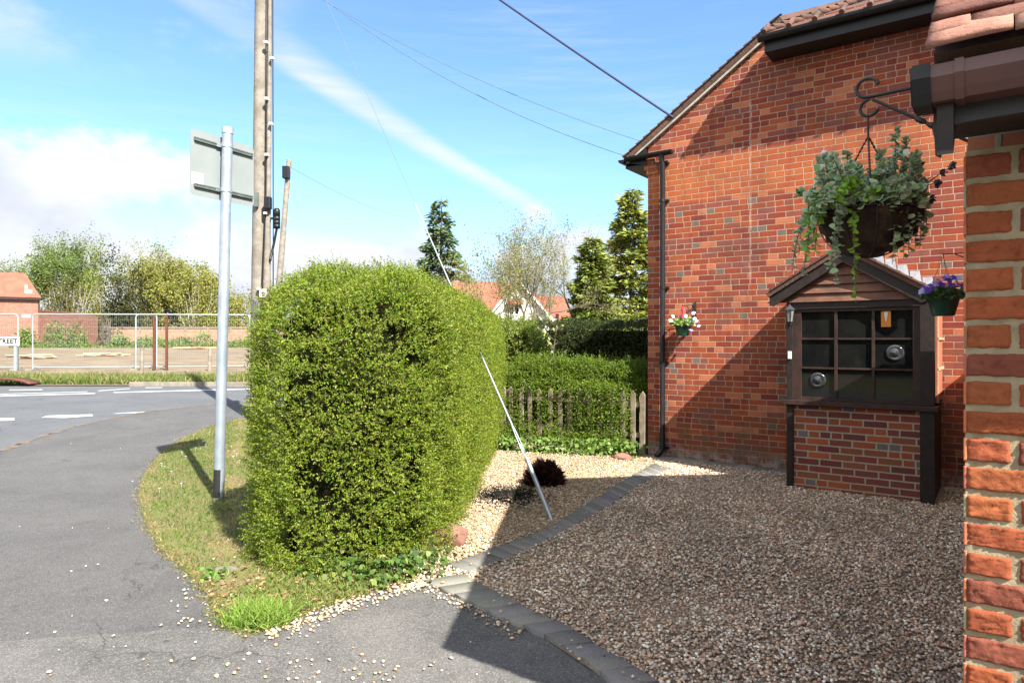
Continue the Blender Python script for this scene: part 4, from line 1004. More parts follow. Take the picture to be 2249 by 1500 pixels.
weed_patch('weed_patch', 'leafy weeds at the foot of the picket fence', 'weeds', [(1085, 985), (1150, 992), (1230, 996), (1330, 1000), (1395, 1003)], 1100, .22, .055, [(.12, .20, .035), (.15, .23, .05), (.09, .16, .03)], .09)
weed_patch('dandelion_clump', 'small clump of broad weeds on the edge of the verge beside the path', 'weeds', [(440, 1252), (470, 1268), (500, 1262)], 60, .04, .032, [(.10, .18, .04), (.13, .21, .05)], .05)

# sapling with pale young leaves in front of the shaded hedge
sp_ = thing('young_sapling', 'thin sapling with pale young leaves in front of the dark hedge', 'sapling', (.72, 11.6, 0))
b = MB(); b.tube([(0, 0, 0), (.03, 0, .8), (-.02, 0, 1.45), (.05, 0, 1.95)], [.016, .012, .008, .004], 6)
ends = []
for k in range(13):
    z_ = .9 + k * .085; a = k * 2.4; L_ = .32 - k * .010; e = Vector((L_ * math.cos(a), L_ * math.sin(a), z_ + .16)); b.tube([(0, 0, z_), e], [.005, .002], 4); ends.append((Vector((0, 0, z_)), e))
b.build('trunk', M_bark, sp_)
cc = np.array([list(a_.lerp(e, t_)) for a_, e in ends for t_ in np.linspace(.35, 1.05, 9)]); n = len(cc)
leaves('foliage', cc + rng.normal(0, .02, (n, 3)), rdir(n) + np.array([0, 0, .3]), rdir(n) + np.array([.3, -.6, .6]), .085, .045, pick([(.28, .32, .12), (.34, .36, .18), (.22, .28, .08)], n, .15), M_leaf, sp_)

# ------------------------------------------------------------------ picket fence in line with the cottage wall
pf = thing('picket_fence', 'weathered low picket fence with hedge growing through it, between hedge and cottage', 'fence', HW(0, 0), -ANG)
tops = [1108, 1123, 1147, 1166, 1187, 1210, 1231, 1253, 1274, 1297, 1320, 1344, 1368, 1391, 1412]
for i, px_ in enumerate(tops):
    x_ = wl(px_, 900, -.02)[0]; hgt = .93 + random.uniform(-.03, .02); w_ = .036; ln = random.uniform(-.015, .015)
    b = MB(); b.prism([(x_ - w_, .01), (x_ + w_, .01), (x_ + w_ + ln, hgt - .05), (x_ + ln, hgt), (x_ - w_ + ln, hgt - .05)], -.045 + random.uniform(-.004, .004), -.025, 'y'); b.build('picket', M_picket, pf)
for z_ in (.30, .74):
    b = MB(); b.box(wl(1098, 900, 0)[0], -.06, -.020, .022, z_ - .035, z_ + .035); b.build('rail', M_picket, pf)
for x_ in (-.10, -1.35, -2.55):
    b = MB(); b.box(x_ - .045, x_ + .045, .023, .11, -.1, .86); b.build('post', M_picket, pf)

# ------------------------------------------------------------------ rocks, dark shrub, stay wire anchor
def rock(name, label, p, sx, sy, sz, seed, mat=None):
    bm = bmesh.new(); bmesh.ops.create_icosphere(bm, subdivisions=4, radius=1)
    L = np.array([v.co[:] for v in bm.verts]); r = np.random.default_rng(seed)
    for _ in range(7):
        d = unit(r.normal(size=3)); k = r.uniform(.62, .85); h_ = L @ d; L = L - d * np.maximum(h_ - k, 0)[:, None] * .85
    L = L * (1 + .05 * lump(L, .9, seed)[:, None] + .015 * lump(L, .25, seed + 1)[:, None]) * np.array([sx, sy, sz])
    for v, q in zip(bm.verts, L): v.co = q
    for f in bm.faces: f.smooth = True
    me = bpy.data.meshes.new(name); bm.to_mesh(me); bm.free(); me.materials.append(mat or M_rock); o = bpy.data.objects.new(name, me); COL.objects.link(o)
    o.location = p + Vector((0, 0, sz * .62)); return tag(o, label, 'rock')
q = GT(990, 1205); rock('boulder', 'rounded reddish boulder on the pale gravel beside the big hedge', q, .150, .125, .125, 5)
q = GT(1367, 1014); rock('stone', 'small brown stone on the gravel by the end of the picket fence', q, .14, .10, .075, 8)
q = GT(496, 1258); rock('kerb_stone', 'flat grey-brown stone half sunk in the verge by the path', q, .09, .05, .03, 9, pm('grey_stone', (.16, .14, .115), (.10, .09, .075), rough=.9, scale=9, bump=.6, bscale=25, bdist=.01))

q = GT(1196, 1076); sh = thing('dark_shrub', 'low dark maroon shrub with pointed leaves on the pale gravel', 'shrub', (q.x, q.y + .12, .03))
n = 1500; d = rdir(n); d[:, 2] = np.abs(d[:, 2]); rr = rng.uniform(.35, 1, n)[:, None] ** .6
c_ = d * np.array([.21, .19, .25]) * rr; leaves('foliage', c_, d + rng.normal(0, .35, (n, 3)) + np.array([0, 0, .35]), rdir(n), rng.uniform(.05, .10, n), .026, pick([(.030, .010, .012), (.050, .016, .018), (.018, .010, .010), (.075, .028, .025)], n, .2), M_leaf, sh)
b = MB()
for k in range(26):
    a = random.uniform(0, 6.28); rr_ = random.uniform(.1, .24); b.tube([(0, 0, 0), (rr_ * math.cos(a), rr_ * math.sin(a), random.uniform(.15, .42 if k < 6 else .2))], [.004, .0015], 4, False)
tag(b.build('stems', M_iron, sh), kind='stuff')
q = GT(1120, 1098); bs = np.array(q[:2]) + rng.normal(0, 1, (3000, 2)) * np.array([.17, .20]); 
o = blades('black_grass', bs, .02, .09, .0036, [(.012, .012, .014), (.02, .018, .018), (.035, .03, .03)], 1.6, base=.034, kind=None); tag(o, 'sprawling patch of black grass beside the dark shrub on the gravel', 'black grass')

PX_ = GT(572, 940); pole_z = float(g(PX_.x, PX_.y)); PY_ = 13.0; PX0 = (572 - CX) / F * PY_
anchor = GT(1216, 1142, .03); A0 = Vector(anchor)
top = Vector((PX0 + .12, PY_ - .05, H + (745 + 296) / F * PY_))
stay = thing('stay_wire', 'galvanised stay wire and ground rod slanting from the gravel up to the utility pole', 'stay wire', A0)
dv = (top - A0); dn = dv.normalized(); L_ = dv.length
b = MB(); b.tube([(0, 0, -.05), dn * .62], .021, 12); b.tube([dn * .62, dn * .66], [.026, .018], 12); b.build('rod', M_galv, stay)
b = MB(); sd = dn.cross(Vector((0, 0, 1))).normalized()
b.tube([dn * .66, dn * .74 + sd * .016, dn * .95 + sd * .010, dn * 1.05], .006, 6); b.tube([dn * .66, dn * .74 - sd * .016, dn * .95 - sd * .010, dn * 1.05], .006, 6); b.tube([dn * .70, dn * .70 + sd * .001, dn * .80], .014, 8); b.build('turnbuckle', M_galv, stay)
b = MB(); b.tube([dn * 1.02, dn * 1.9, dn * 2.0], [.011, .009, .004], 8); b.build('sleeve', M_galv, stay)
b = MB(); b.tube([dn * 1.0, dn * L_], .0034, 6); b.build('wire', pm('stay_strand', (.13, .16, .20), rough=.7), stay)
b = MB(); b.tube([dn * (L_ * .21), dn * (L_ * .31)], .008, 8); b.build('guard', M_fence_galv, stay)

# ------------------------------------------------------------------ road sign seen from behind
q = GT(480, 1093, .03); sg = thing('road_sign', 'tall grey road sign seen from behind, black banded post in the grass verge', 'road sign', q)
tp = P(500, 284, q.y) - q; ax = tp.normalized()
b = MB(); b.tube([(0, 0, -.1), tp], .053, 20); b.build('post', M_galv, sg)
b = MB(); b.tube([ax * .01, ax * .30], .0545, 20); b.build('black_band', M_bandblack, sg)
b = MB(); b.tube([tp - ax * .05, tp + ax * .012], .058, 20); b.build('post_cap', M_fence_galv, sg)
dv = Vector((.47, .883, 0)).normalized(); bk = Vector((-dv.y, dv.x, 0)); bk = bk if bk.y > 0 else -bk
def plate_pt(px, py):                                    # onto the plane of the plate, just beyond the post
    o = Vector((0, 0, H)); r = Vector(((px - CX) / F, 1, (HY - py) / F)); cpl = q + tp * .9 + bk * .085
    t = (cpl - o).dot(bk) / r.dot(bk); return o + r * t
c1, c2, c3, c4 = [plate_pt(*p) for p in ((420, 280), (558, 325), (556, 457), (416, 424))]
cen = (c1 + c3) / 2; hw_ = ((c2 - c1).length + (c3 - c4).length) / 4; hh_ = ((c1 - c4).length + (c2 - c3).length) / 4
def rrect(w_, h_, r_, n_=6): return [(sx * (w_ - r_) + r_ * math.cos(a), sz * (h_ - r_) + r_ * math.sin(a)) for sx, sz, a0 in ((1, 1, 0), (-1, 1, 90), (-1, -1, 180), (1, -1, 270)) for a in [math.radians(a0 + 90 * k / n_) for k in range(n_ + 1)]]
PM = Matrix(((dv.x, bk.x, 0, cen.x - q.x), (dv.y, bk.y, 0, cen.y - q.y), (0, 0, 1, cen.z - q.z), (0, 0, 0, 1)))
b = MB(); b.prism(rrect(hw_, hh_, .05), 0, .004, 'y', PM); b.build('plate', M_signback, sg)
for z_ in (hh_ * .70, -hh_ * .70):
    b = MB(); b.box(-hw_ + .035, hw_ - .03, -.022, -.001, z_ - .018, z_ + .018, PM); b.box(-hw_ + .035, hw_ - .03, -.026, -.022, z_ + .006, z_ + .018, PM); b.box(-hw_ + .035, hw_ - .03, -.026, -.022, z_ - .018, z_ - .006, PM); b.build('channel', M_rail, sg)
    k = q + tp * .9; zz = cen.z + z_ - q.z; pc = tp * (zz / tp.z)
    b = MB(); b.tube([pc - ax * .022, pc + ax * .022], .059, 18); b.box(-.08, .08, -.03, -.02, -.02, .02, Matrix.Translation(pc + bk * .085) @ Matrix.Rotation(math.atan2(dv.y, dv.x), 4, 'Z')); b.build('clamp', M_galv, sg)
b = MB(); s1 = plate_pt(421, 377); s2 = plate_pt(446, 409); lx0 = (s1 - cen).dot(dv); lx1 = (s2 - cen).dot(dv); b.box(lx0, lx1, -.003, -.0005, s2.z - cen.z, s1.z - cen.z, PM); b.build('label', M_white, sg)

# ------------------------------------------------------------------ utility poles and wires
pb = Vector((PX0, PY_, float(g(PX0, PY_)))); pole = thing('utility_pole', 'thick weathered timber utility pole with cable boxes rising behind the big hedge', 'utility pole', pb)
TT = Vector((PX0 + .06, PY_, 12.2)) - pb
b = MB(); b.tube([(-.05, 0, -.2), TT * .5 + Vector((-.02, 0, 0)), TT], [.150, .132, .115], 18); b.build('shaft', M_pole, pole)
lp_ = lambda px, py, dy=0.0: P(px, py, PY_ - .12 + dy) - pb
b = MB(); b.prism([(-.03, -.035), (.03, -.035), (.03, .035), (-.03, .035)], 0, 1, 'z'); b = MB(); b.tube([lp_(588, 700), lp_(586, 600), lp_(590, 380), lp_(593, 0), lp_(596, -250)], [.085, .075, .048, .036, .036], 8); b.build('cable_cover', M_pole, pole)
for x0, x1 in ((584, 586), (600, 598)):
    b = MB(); b.tube([lp_(572 if x0 == 584 else 600, 700, -.07), lp_(x0 - 5 if x0 == 584 else x0, 560, -.07), lp_(x0, 440, -.05), lp_(x1 + 1, 0, -.05), lp_(x1 + 4, -260, -.05)], .011, 6); b.build('cable', M_black, pole)
b = MB(); e0 = lp_(590, 450, -.08); b.box(e0.x - .06, e0.x + .06, e0.y - .10, e0.y + .03, e0.z - .09, e0.z + .14, bev=.02); b.build('junction_box', M_black, pole)
e0 = lp_(608, 480, -.05); b = MB()
b.lathe([(.001, -.20), (.06, -.19), (.062, -.12), (.048, -.115), (.062, -.11), (.062, -.05), (.048, -.045), (.062, -.04), (.062, .03), (.048, .035), (.062, .04), (.062, .15), (.04, .19), (.001, .19)], 14, Matrix.Translation(e0)); b.box(e0.x - .12, e0.x, e0.y - .01, e0.y + .03, e0.z - .02, e0.z + .02); b.build('joint_canister', M_black, pole)
b = MB(); b.tube([e0 + Vector((0, 0, -.18)), e0 + Vector((-.05, 0, -.45)), e0 + Vector((-.12, 0, -.75)), lp_(594, 572, -.08)], .024, 8); b.build('cable', M_black, pole)
b = MB(); e1 = lp_(560, 437, -.09); b.box(e1.x - .03, e1.x + .05, e1.y, e1.y + .06, e1.z - .15, e1.z + .13, bev=.01); b.build('bracket', M_rail, pole)
for px_, py_ in ((584, 93), (585, 217), (585, 340), (583, 468), (569, 634), (595, 272), (597, 128)):
    e1 = lp_(px_, py_, -.10); b = MB(); b.box(e1.x - .035, e1.x + .03, e1.y - .02, e1.y + .05, e1.z - .022, e1.z + .022, bev=.006); b.build('cable_clip', M_white, pole)
e1 = lp_(577, 644, -.10); b = MB(); b.box(e1.x - .06, e1.x + .06, e1.y - .012, e1.y + .05, e1.z - .075, e1.z + .075); b.build('notice', pm('pale_notice', (.72, .66, .74), (.68, .62, .70), rough=.5), pole)
b = MB(); e1 = lp_(562, 658, 0); e2 = lp_(561, 735, 0); b.tube([Vector((e2.x + .04, 0, e2.z)), Vector((e1.x + .04, 0, e1.z))], .160, 18); b.build('barbed_guard', pm('perforated_guard', (.06, .06, .065), (.16, .16, .165), rough=.7, scale=30, lo=.45, hi=.55), pole)

q2 = Vector(((598 - CX) / F * 34, 34, float(g(-11.9, 34)))); t2 = P(635, 352, 34) - q2
pole2 = thing('telephone_pole', 'thinner leaning telephone pole standing behind the thick utility pole', 'telephone pole', q2)
b = MB(); b.tube([(0, 0, -.3), t2], [.17, .125], 12); b.build('shaft', M_pole, pole2)
b = MB(); tz = P(628, 378, 33.8) - q2; b.box(tz.x - .16, tz.x + .16, tz.y - .12, tz.y + .2, tz.z - .32, tz.z + .28, bev=.03); b.build('distribution_box', M_black, pole2)
for k in range(7):
    pp = t2 * (.62 + k * .045); b = MB(); b.box(pp.x - .30 if k % 2 else pp.x, pp.x if k % 2 else pp.x + .30, pp.y - .02, pp.y + .02, pp.z - .02, pp.z + .02); b.build('step', M_fence_galv, pole2)

def wire(name, label, p0, p1, sag, r, mat):
    p0 = Vector(p0); p1 = Vector(p1); b = MB(); b.tube([p0.lerp(p1, t) - Vector((0, 0, sag * 4 * t * (1 - t))) for t in np.linspace(0, 1, 28)], r, 6); o = b.build(name, mat); return tag(o, label, 'cable')
M_wire = pm('cable_sheath', (.03, .04, .09), rough=.5); M_wire2 = pm('pale_cable', (.11, .15, .21), rough=.7)
hv, hvz = wl(1479, 259, -.06)
wire('overhead_cable', 'thick dark overhead cable running down to the cottage verge', P(572, -386, PY_), HW(hv, -.06, hvz), .10, .016, M_wire)
h1, h1z = wl(1412, 312, .4); h2, h2z = wl(1374, 343, .6)
wire('overhead_cable', 'upper of two thin pale overhead cables crossing the blue sky to the cottage eave', P(600, -66, PY_), HW(h1, .4, h1z), .25, .0048, M_wire2)
wire('overhead_cable', 'lower of two thin pale overhead cables crossing the blue sky to the cottage eave', P(600, -90, PY_), HW(h2, .6, h2z), .40, .006, M_wire2)
wire('telephone_wire', 'faint wire drooping to the right from the leaning telephone pole', q2 + t2 * .97, P(900, 480, 60), .4, .012, M_wire2)


# ------------------------------------------------------------------ trees
def tubes_np(segs, n=5):
    """segs: (p0, p1, r0, r1) -> verts, quads"""
    a = np.array([s_[0] for s_ in segs]); b = np.array([s_[1] for s_ in segs]); r0 = np.array([s_[2] for s_ in segs]); r1 = np.array([s_[3] for s_ in segs])
    d = unit(b - a); ref = np.where(np.abs(d[:, 2:3]) < .9, np.array([[0, 0, 1.]]), np.array([[1., 0, 0]])); u = unit(np.cross(d, ref)); v = np.cross(d, u)
    ang = np.arange(n) * 2 * math.pi / n; ring = u[:, None] * np.cos(ang)[None, :, None] + v[:, None] * np.sin(ang)[None, :, None]
    V = np.concatenate([a[:, None] + ring * r0[:, None, None], b[:, None] + ring * r1[:, None, None]], 1)
    k = np.arange(n); f = np.stack([k, (k + 1) % n, (k + 1) % n + n, k + n], 1)
    return V.reshape(-1, 3), (f[None] + (np.arange(len(segs)) * 2 * n)[:, None, None]).reshape(-1, 4)

def grow(r, p, d, L, rad, lev, mx, segs, tips, up=.12, wob=.16, kids=3, ratio=.66, ang=.75, nseg=4, skip=.25, low=False):
    p = np.array(p, float); d = np.array(d, float)
    for i in range(nseg):
        d = unit(d + r.normal(0, wob, 3) + np.array([0, 0, up])); q = p + d * L / nseg; ra, rb = rad * (1 - .55 * i / nseg), rad * (1 - .55 * (i + 1) / nseg)
        segs.append((p, q, ra, rb)); p = q
        if lev >= (1 if low else mx - 1): tips.append((p, d, lev))
        if lev < mx and i >= (1 if lev == 0 else 0):
            for _ in range(kids if i == nseg - 1 else (0 if r.uniform() < skip or (lev == 0 and i < 2) else 1)):
                a = r.normal(size=3); a = unit(a - d * (a @ d)); t = ang * r.uniform(.6, 1.25); grow(r, p, d * math.cos(t) + a * math.sin(t), L * ratio * r.uniform(.75, 1.15), rb * .56, lev + 1, mx, segs, tips, up, wob, kids, ratio, ang, nseg, skip, low)

def broad_tree(name, label, base, height, stems, mx, seed, leaf, nleaf, cols, bark, cat='tree', kids=3, ratio=.64, ang=.7, up=.10, wob=.16, trunk=.18, tl=.36, lean=.25, spread=.35, group=None, skip=.25, skirt=0):
    r = np.random.default_rng(seed); root = thing(name, label, cat, base, 0, group); segs = []; tips = []
    for k in range(stems):
        a = 2 * math.pi * k / stems + r.uniform(0, 1); d = unit(np.array([math.cos(a) * lean * (stems > 1), math.sin(a) * lean * (stems > 1), 1.0]))
        grow(r, (math.cos(a) * .12 * (stems > 1), math.sin(a) * .12 * (stems > 1), -.2), d, height * tl * r.uniform(.85, 1.1), trunk, 0, mx, segs, tips, up, wob, kids, ratio, ang, 4, skip, skirt > 0)
    hz = max(s_[1][2] for s_ in segs); k = height / hz
    segs = [(a_ * k, b_ * k, r0, r1) for a_, b_, r0, r1 in segs]
    V, f = tubes_np(segs, 5); np_mesh('trunk', V, f, bark, root, smooth=True)
    if nleaf:
        tp_ = np.array([t_[0] for t_ in tips]) * k; tp_ = tp_[r.uniform(size=len(tp_)) < .75]; n = nleaf; i_ = r.integers(0, len(tp_), n)
        c = tp_[i_] + np.clip(r.normal(0, spread, (n, 3)), -1.5 * spread, 1.5 * spread)
        tone = pick(cols, len(tp_), .15)[i_] * (1 + r.normal(0, .12, (n, 1)))
        leaves('crown', c, rdir(n) + np.array([0, 0, -.2]), rdir(n) + np.array([.2, -.4, .5]), r.uniform(.7, 1.3, n) * leaf, r.uniform(.7, 1.3, n) * leaf * .62, np.clip(tone, .003, 1), M_leaf_far, root)
    return root

def blob_bush(name, label, base, size, seed, leaf, n, cols, cat='bush', stems=8, m_=14, group=None, bark=None, core=.55, gapk=.5):
    """shrub or ivy-clad crown: many leaf clumps through a lumpy volume, with stems inside"""
    r = np.random.default_rng(seed); root = thing(name, label, cat, base, 0, group); size = np.array(size, float)
    cc = unit(r.normal(size=(m_, 3))) * r.uniform(.25, .78, (m_, 1)); cc[:, 2] = np.abs(cc[:, 2]) * 1.05 - .12
    rad = r.uniform(.24, .46, m_); w_ = rad ** 2; i_ = r.choice(m_, n, p=w_ / w_.sum())
    p = cc[i_] + unit(r.normal(size=(n, 3))) * rad[i_][:, None] * r.uniform(core, 1.05, (n, 1)) ** .7
    keep = (p[:, 2] > -.02) & (r.uniform(size=n) < np.clip(.75 + gapk * lump(p, .28, seed), .05, 1)); p = p[keep]; n = len(p); i_ = i_[keep]
    p = p / np.array([np.quantile(np.abs(p[:, 0]), .985), np.quantile(np.abs(p[:, 1]), .985), np.quantile(p[:, 2], .985)]) * size
    tone = pick(cols, m_ * 6, .12)[(i_ * 6 + r.integers(0, 6, n))] * (1 + r.normal(0, .12, (n, 1)))
    leaves('crown', p, rdir(n) + np.array([0, 0, .15]), rdir(n) + np.array([.25, -.45, .55]), r.uniform(.7, 1.3, n) * leaf, r.uniform(.7, 1.3, n) * leaf * .65, np.clip(tone, .003, 1), M_leaf_far, root)
    segs = []
    for k in range(stems):
        a = r.uniform(0, 6.28); q = np.array([math.cos(a), math.sin(a), 0]) * size * r.uniform(.0, .3); e = np.array([math.cos(a) * size[0] * r.uniform(.2, .7), math.sin(a) * size[1] * r.uniform(.2, .7), size[2] * r.uniform(.6, 1.0)])
        md = (q + e) / 2 + r.normal(0, .1, 3) * size; segs += [(q, md, .03 * size[2] ** .5, .02 * size[2] ** .5), (md, e, .02 * size[2] ** .5, .008)]
    if segs: V, f = tubes_np(segs, 5); np_mesh('trunk', V, f, bark or M_bark, root, smooth=True)
    return root

def conifer(name, label, base, height, width, seed, cols, leaf=.30, droop=.25, n_per=70, whorl=.34, bare=.08, prof=.8, group=None, cat='conifer'):
    r = np.random.default_rng(seed); root = thing(name, label, cat, base, 0, group)
    segs = [(np.array([0, 0, -.2]), np.array([0, 0, height * .5]), .022 * height, .013 * height), (np.array([0, 0, height * .5]), np.array([.05, 0, height]), .013 * height, .01)]
    C = []; D = []; z = height * bare
    while z < height * .985:
        t = z / height; L = width * ((1 - t) ** prof) * (.55 + .45 * min(1, t / .12)) * r.uniform(.75, 1.15) + .12
        for k in range(r.integers(5, 8)):
            a = r.uniform(0, 6.28); l_ = L * r.uniform(.55, 1.12); h = np.array([math.cos(a), math.sin(a), 0])
            p0 = np.array([0, 0, z + r.uniform(-.1, .1)]); p1 = p0 + h * l_ * .55 + np.array([0, 0, l_ * (.10 - droop * .4)]); p2 = p0 + h * l_ + np.array([0, 0, l_ * (.10 - droop)])
            segs += [(p0, p1, .025 * l_ ** .5, .015), (p1, p2, .015, .005)]
            m_ = max(6, int(n_per * l_ / max(width, .1))); tt = r.uniform(.12, 1.05, m_) ** .75; pos = np.where(tt[:, None] < .55, p0 + (p1 - p0) * (tt / .55)[:, None], p1 + (p2 - p1) * ((tt - .55) / .5)[:, None])
            sd = np.array([-h[1], h[0], 0]); wd = .26 * l_ * (1.05 - tt) + .10
            s_ = r.uniform(-1, 1, m_); C.append(pos + sd * (s_ * wd)[:, None] + np.c_[r.normal(0, .05, (m_, 2)), r.normal(-.04, .07, m_)]); D.append(h * .8 + sd * np.sign(s_)[:, None] * r.uniform(.3, 1.0, (m_, 1)) + np.c_[np.zeros((m_, 2)), r.normal(-droop * .5, .25, m_)])
        z += whorl * r.uniform(.7, 1.2) * (1.05 - .4 * t)
    V, f = tubes_np(segs, 5); np_mesh('trunk', V, f, M_bark, root, smooth=True)
    C = np.concatenate(C); D = np.concatenate(D); n = len(C); tone = np.repeat(pick(cols, n // 9 + 1, .16), 9, axis=0)[:n] * (1 + rng.normal(0, .14, (n, 1)))
    leaves('crown', C, D, unit(rng.normal(0, .6, (n, 3)) + np.array([0, -.35, 1])), r.uniform(.6, 1.3, n) * leaf, r.uniform(.7, 1.2, n) * leaf * .42, np.clip(tone, .003, 1), M_needle, root)
    return root

def at(px, Y): x = (px - CX) / F * Y; return (x, Y, float(g(x, Y)))
def tall_to(py, Y, px=0): return H - (py - HY) / F * Y - at(px, Y)[2]

# right of centre: conifers, a budding tree and a bare one, the white house
conifer('conifer', 'blue-green spruce with a pointed top standing left of the white house', at(968, 38), tall_to(432, 38, 968), 2.0, 31, [(.07, .12, .055), (.09, .145, .06), (.055, .10, .05), (.12, .16, .07)], leaf=.34, droop=.35, n_per=95, whorl=.40, prof=.62)
conifer('conifer', 'tall yellow-green conifer close to the cottage corner', at(1388, 36), tall_to(412, 36, 1388), 2.25, 32, [(.24, .26, .05), (.19, .21, .045), (.29, .29, .07), (.13, .165, .04)], leaf=.34, droop=.15, n_per=130, whorl=.30, prof=.62)
conifer('conifer', 'shorter bushy green conifer left of the tall yellow-green one', at(1300, 33), tall_to(522, 33, 1300), 1.55, 33, [(.16, .20, .035), (.12, .165, .032), (.20, .23, .05)], leaf=.30, droop=.12, n_per=130, whorl=.26, prof=.5)
blob_bush('evergreen_bush', 'dark evergreen bush under the two conifers by the cottage', at(1345, 34), (2.3, 1.2, 2.6), 34, .26, 5200, [(.16, .19, .035), (.12, .155, .03), (.20, .22, .05)])
M_bare = pm('reddish_bark', (.20, .15, .125), (.13, .095, .08), rough=.9, scale=3)
M_twig = pm('budding_twig', (.13, .11, .075), (.09, .075, .05), rough=.9, scale=3)
BUD = [(0.186, 0.192, 0.056), (0.223, 0.217, 0.068), (0.155, 0.167, 0.046), (0.192, 0.167, 0.074)]
broad_tree('budding_tree', 'spreading multi-stemmed tree with yellowish spring buds before the white house', at(1150, 30), tall_to(452, 30, 1150), 4, 4, 41, .075, 13000, BUD, M_twig, kids=3, ratio=.62, ang=.58, trunk=.15, lean=.42, spread=.09, tl=.42, skip=.12)
broad_tree('budding_tree', 'thin leaning tree with a few yellow buds left of the spreading one', at(1080, 33), tall_to(500, 33, 1080), 2, 3, 44, .10, 2200, BUD, M_twig, kids=3, ratio=.6, ang=.55, trunk=.085, lean=.2, spread=.18)
broad_tree('bare_tree', 'tall pale bare tree with reddish twigs between budding tree and conifers', at(1258, 34), tall_to(415, 34, 1258), 3, 4, 43, .06, 900, [(.20, .13, .10)], M_bare, kids=3, ratio=.6, ang=.5, trunk=.10, lean=.2, spread=.08, up=.2)

HY0 = 44.0
wh = thing('white_house', 'white gabled house with red tiled roofs beyond the hedges', 'house', at(1135, HY0))
hb = Vector(wh.location); hp = lambda px, py, dy=0.0: (lambda p: (p.x - hb.x, p.z - hb.z))(P(px, py, HY0 + dy))
def hpoly(mb, pts, y0, y1): mb.prism([hp(*p) for p in pts], y0, y1, 'y')
b = MB(); hpoly(b, [(1085, 790), (1205, 790), (1205, 690), (1170, 650), (1137, 618), (1120, 640), (1085, 680)], 0, 5); hpoly(b, [(930, 790), (1085, 790), (1085, 676), (930, 676)], 1.2, 6); hpoly(b, [(1205, 790), (1262, 790), (1262, 700), (1205, 700)], .8, 6); b.build('wall', M_render, wh)
b = MB()
def rs(pts, th=.12): slab(b, [(hp(px, py)[0], y_, hp(px, py)[1]) for px, py, y_ in pts], th)
rs([(925, 680, .9), (1092, 680, .9), (1135, 612, 3.6), (960, 606, 3.6)]); rs([(1078, 688, -.3), (1138, 612, -.3), (1138, 612, 4), (1078, 688, 4)]); rs([(1212, 698, -.3), (1138, 612, -.3), (1138, 612, 4), (1212, 698, 4)])
rs([(1180, 715, .4), (1275, 715, .4), (1250, 645, 3.4), (1160, 638, 3.4)]); rs([(1225, 718, -.2), (1262, 718, -.2), (1245, 672, 1.2), (1232, 672, 1.2)])
b.build('roof', M_farroof, wh)
b = MB()
for p0, p1 in (((1076, 690), (1138, 613)), ((1138, 613), (1214, 700))):
    a0, a1 = hp(*p0), hp(*p1); b.prism([(a0[0], a0[1] - .18), (a1[0], a1[1] - .18), (a1[0], a1[1] + .02), (a0[0], a0[1] + .02)], -.36, -.31, 'y')
b.build('bargeboard', M_white, wh)
for (x0, y0, x1, y1) in ((1120, 668, 1140, 692), (1090, 690, 1100, 712)):
    a0, a1 = hp(x0, y1), hp(x1, y0); b = MB(); b.box(a0[0], a1[0], -.05, -.01, a0[1], a1[1]); wf = b.build('window', M_white, wh)
    b = MB(); n2 = 2
    for k in range(n2):
        xa = a0[0] + (a1[0] - a0[0]) * (k / n2) + .05; xb = a0[0] + (a1[0] - a0[0]) * ((k + 1) / n2) - .05; b.box(xa, xb, -.056, -.052, a0[1] + .06, a1[1] - .06)
    b.build('pane', M_glass, wf)
a0, a1 = hp(1112, 668), hp(1150, 655); b = MB(); slab(b, [(a0[0], -.5, a0[1]), (a1[0], -.5, a0[1]), (a1[0] - .15, -.005, a1[1]), (a0[0] + .15, -.005, a1[1])], .06); b.build('window_canopy', M_farroof, wh)

# ------------------------------------------------------------------ across the road
FY = GT(190, 816).y
PANEL_H = H - (690 - HY) / F * FY - float(g(-14, FY))
def heras(label, x0, x1, y0, y1, feet=True):
    c0 = onland(x0, y0); c1 = onland(x1, y1); d = (c1 - c0); W_ = math.hypot(d.x, d.y); rz_ = math.atan2(d.y, d.x)
    o = thing('site_fence_panel', label, 'fence panel', c0, rz_, 'temporary mesh fence panels round the plot'); dz_ = d.z; hh = PANEL_H
    zl = lambda x: dz_ * x / W_
    b = MB(); r_ = .14; pts = [(.03, 0, .05), (.03, 0, hh - r_)] + [(.03 + r_ - r_ * math.cos(a), 0, hh - r_ + r_ * math.sin(a)) for a in np.linspace(0, math.pi / 2, 6)[1:]]
    pts += [(W_ - .03 - r_ + r_ * math.sin(a), 0, hh - r_ + r_ * math.cos(a) + zl(W_)) for a in np.linspace(0, math.pi / 2, 6)] + [(W_ - .03, 0, .05 + zl(W_))]
    b.tube(pts, .027, 7); b.build('frame', M_fence_galv, o)
    b = MB(); b.tube([(.03, 0, .16), (W_ - .03, 0, .16 + zl(W_))], .020, 6); b.build('bottom_rail', M_fence_galv, o)
    b = MB(); x = .12
    while x < W_ - .1: b.add([(x - .001, 0, .16 + zl(x)), (x + .001, 0, .16 + zl(x)), (x + .001, 0, hh - .02 + zl(x)), (x - .001, 0, hh - .02 + zl(x))], [(0, 1, 2, 3)]); x += .075
    for k in range(7): z_ = .3 + k * .28; b.add([(.05, .002, z_ - .002), (W_ - .05, .002, z_ - .002 + zl(W_)), (W_ - .05, .002, z_ + .002 + zl(W_)), (.05, .002, z_ + .002)], [(0, 1, 2, 3)])
    tag(b.build('wire_mesh', M_fence_galv, o), kind='stuff')
    for xx in (.03, W_ - .03):
        b = MB(); b.box(xx - .12, xx + .12, -.32, .32, -.02 + zl(xx), .10 + zl(xx), bev=.03); b.build('foot', M_kerb, o)
    return o
fx = lambda px, Y: (px - CX) / F * Y
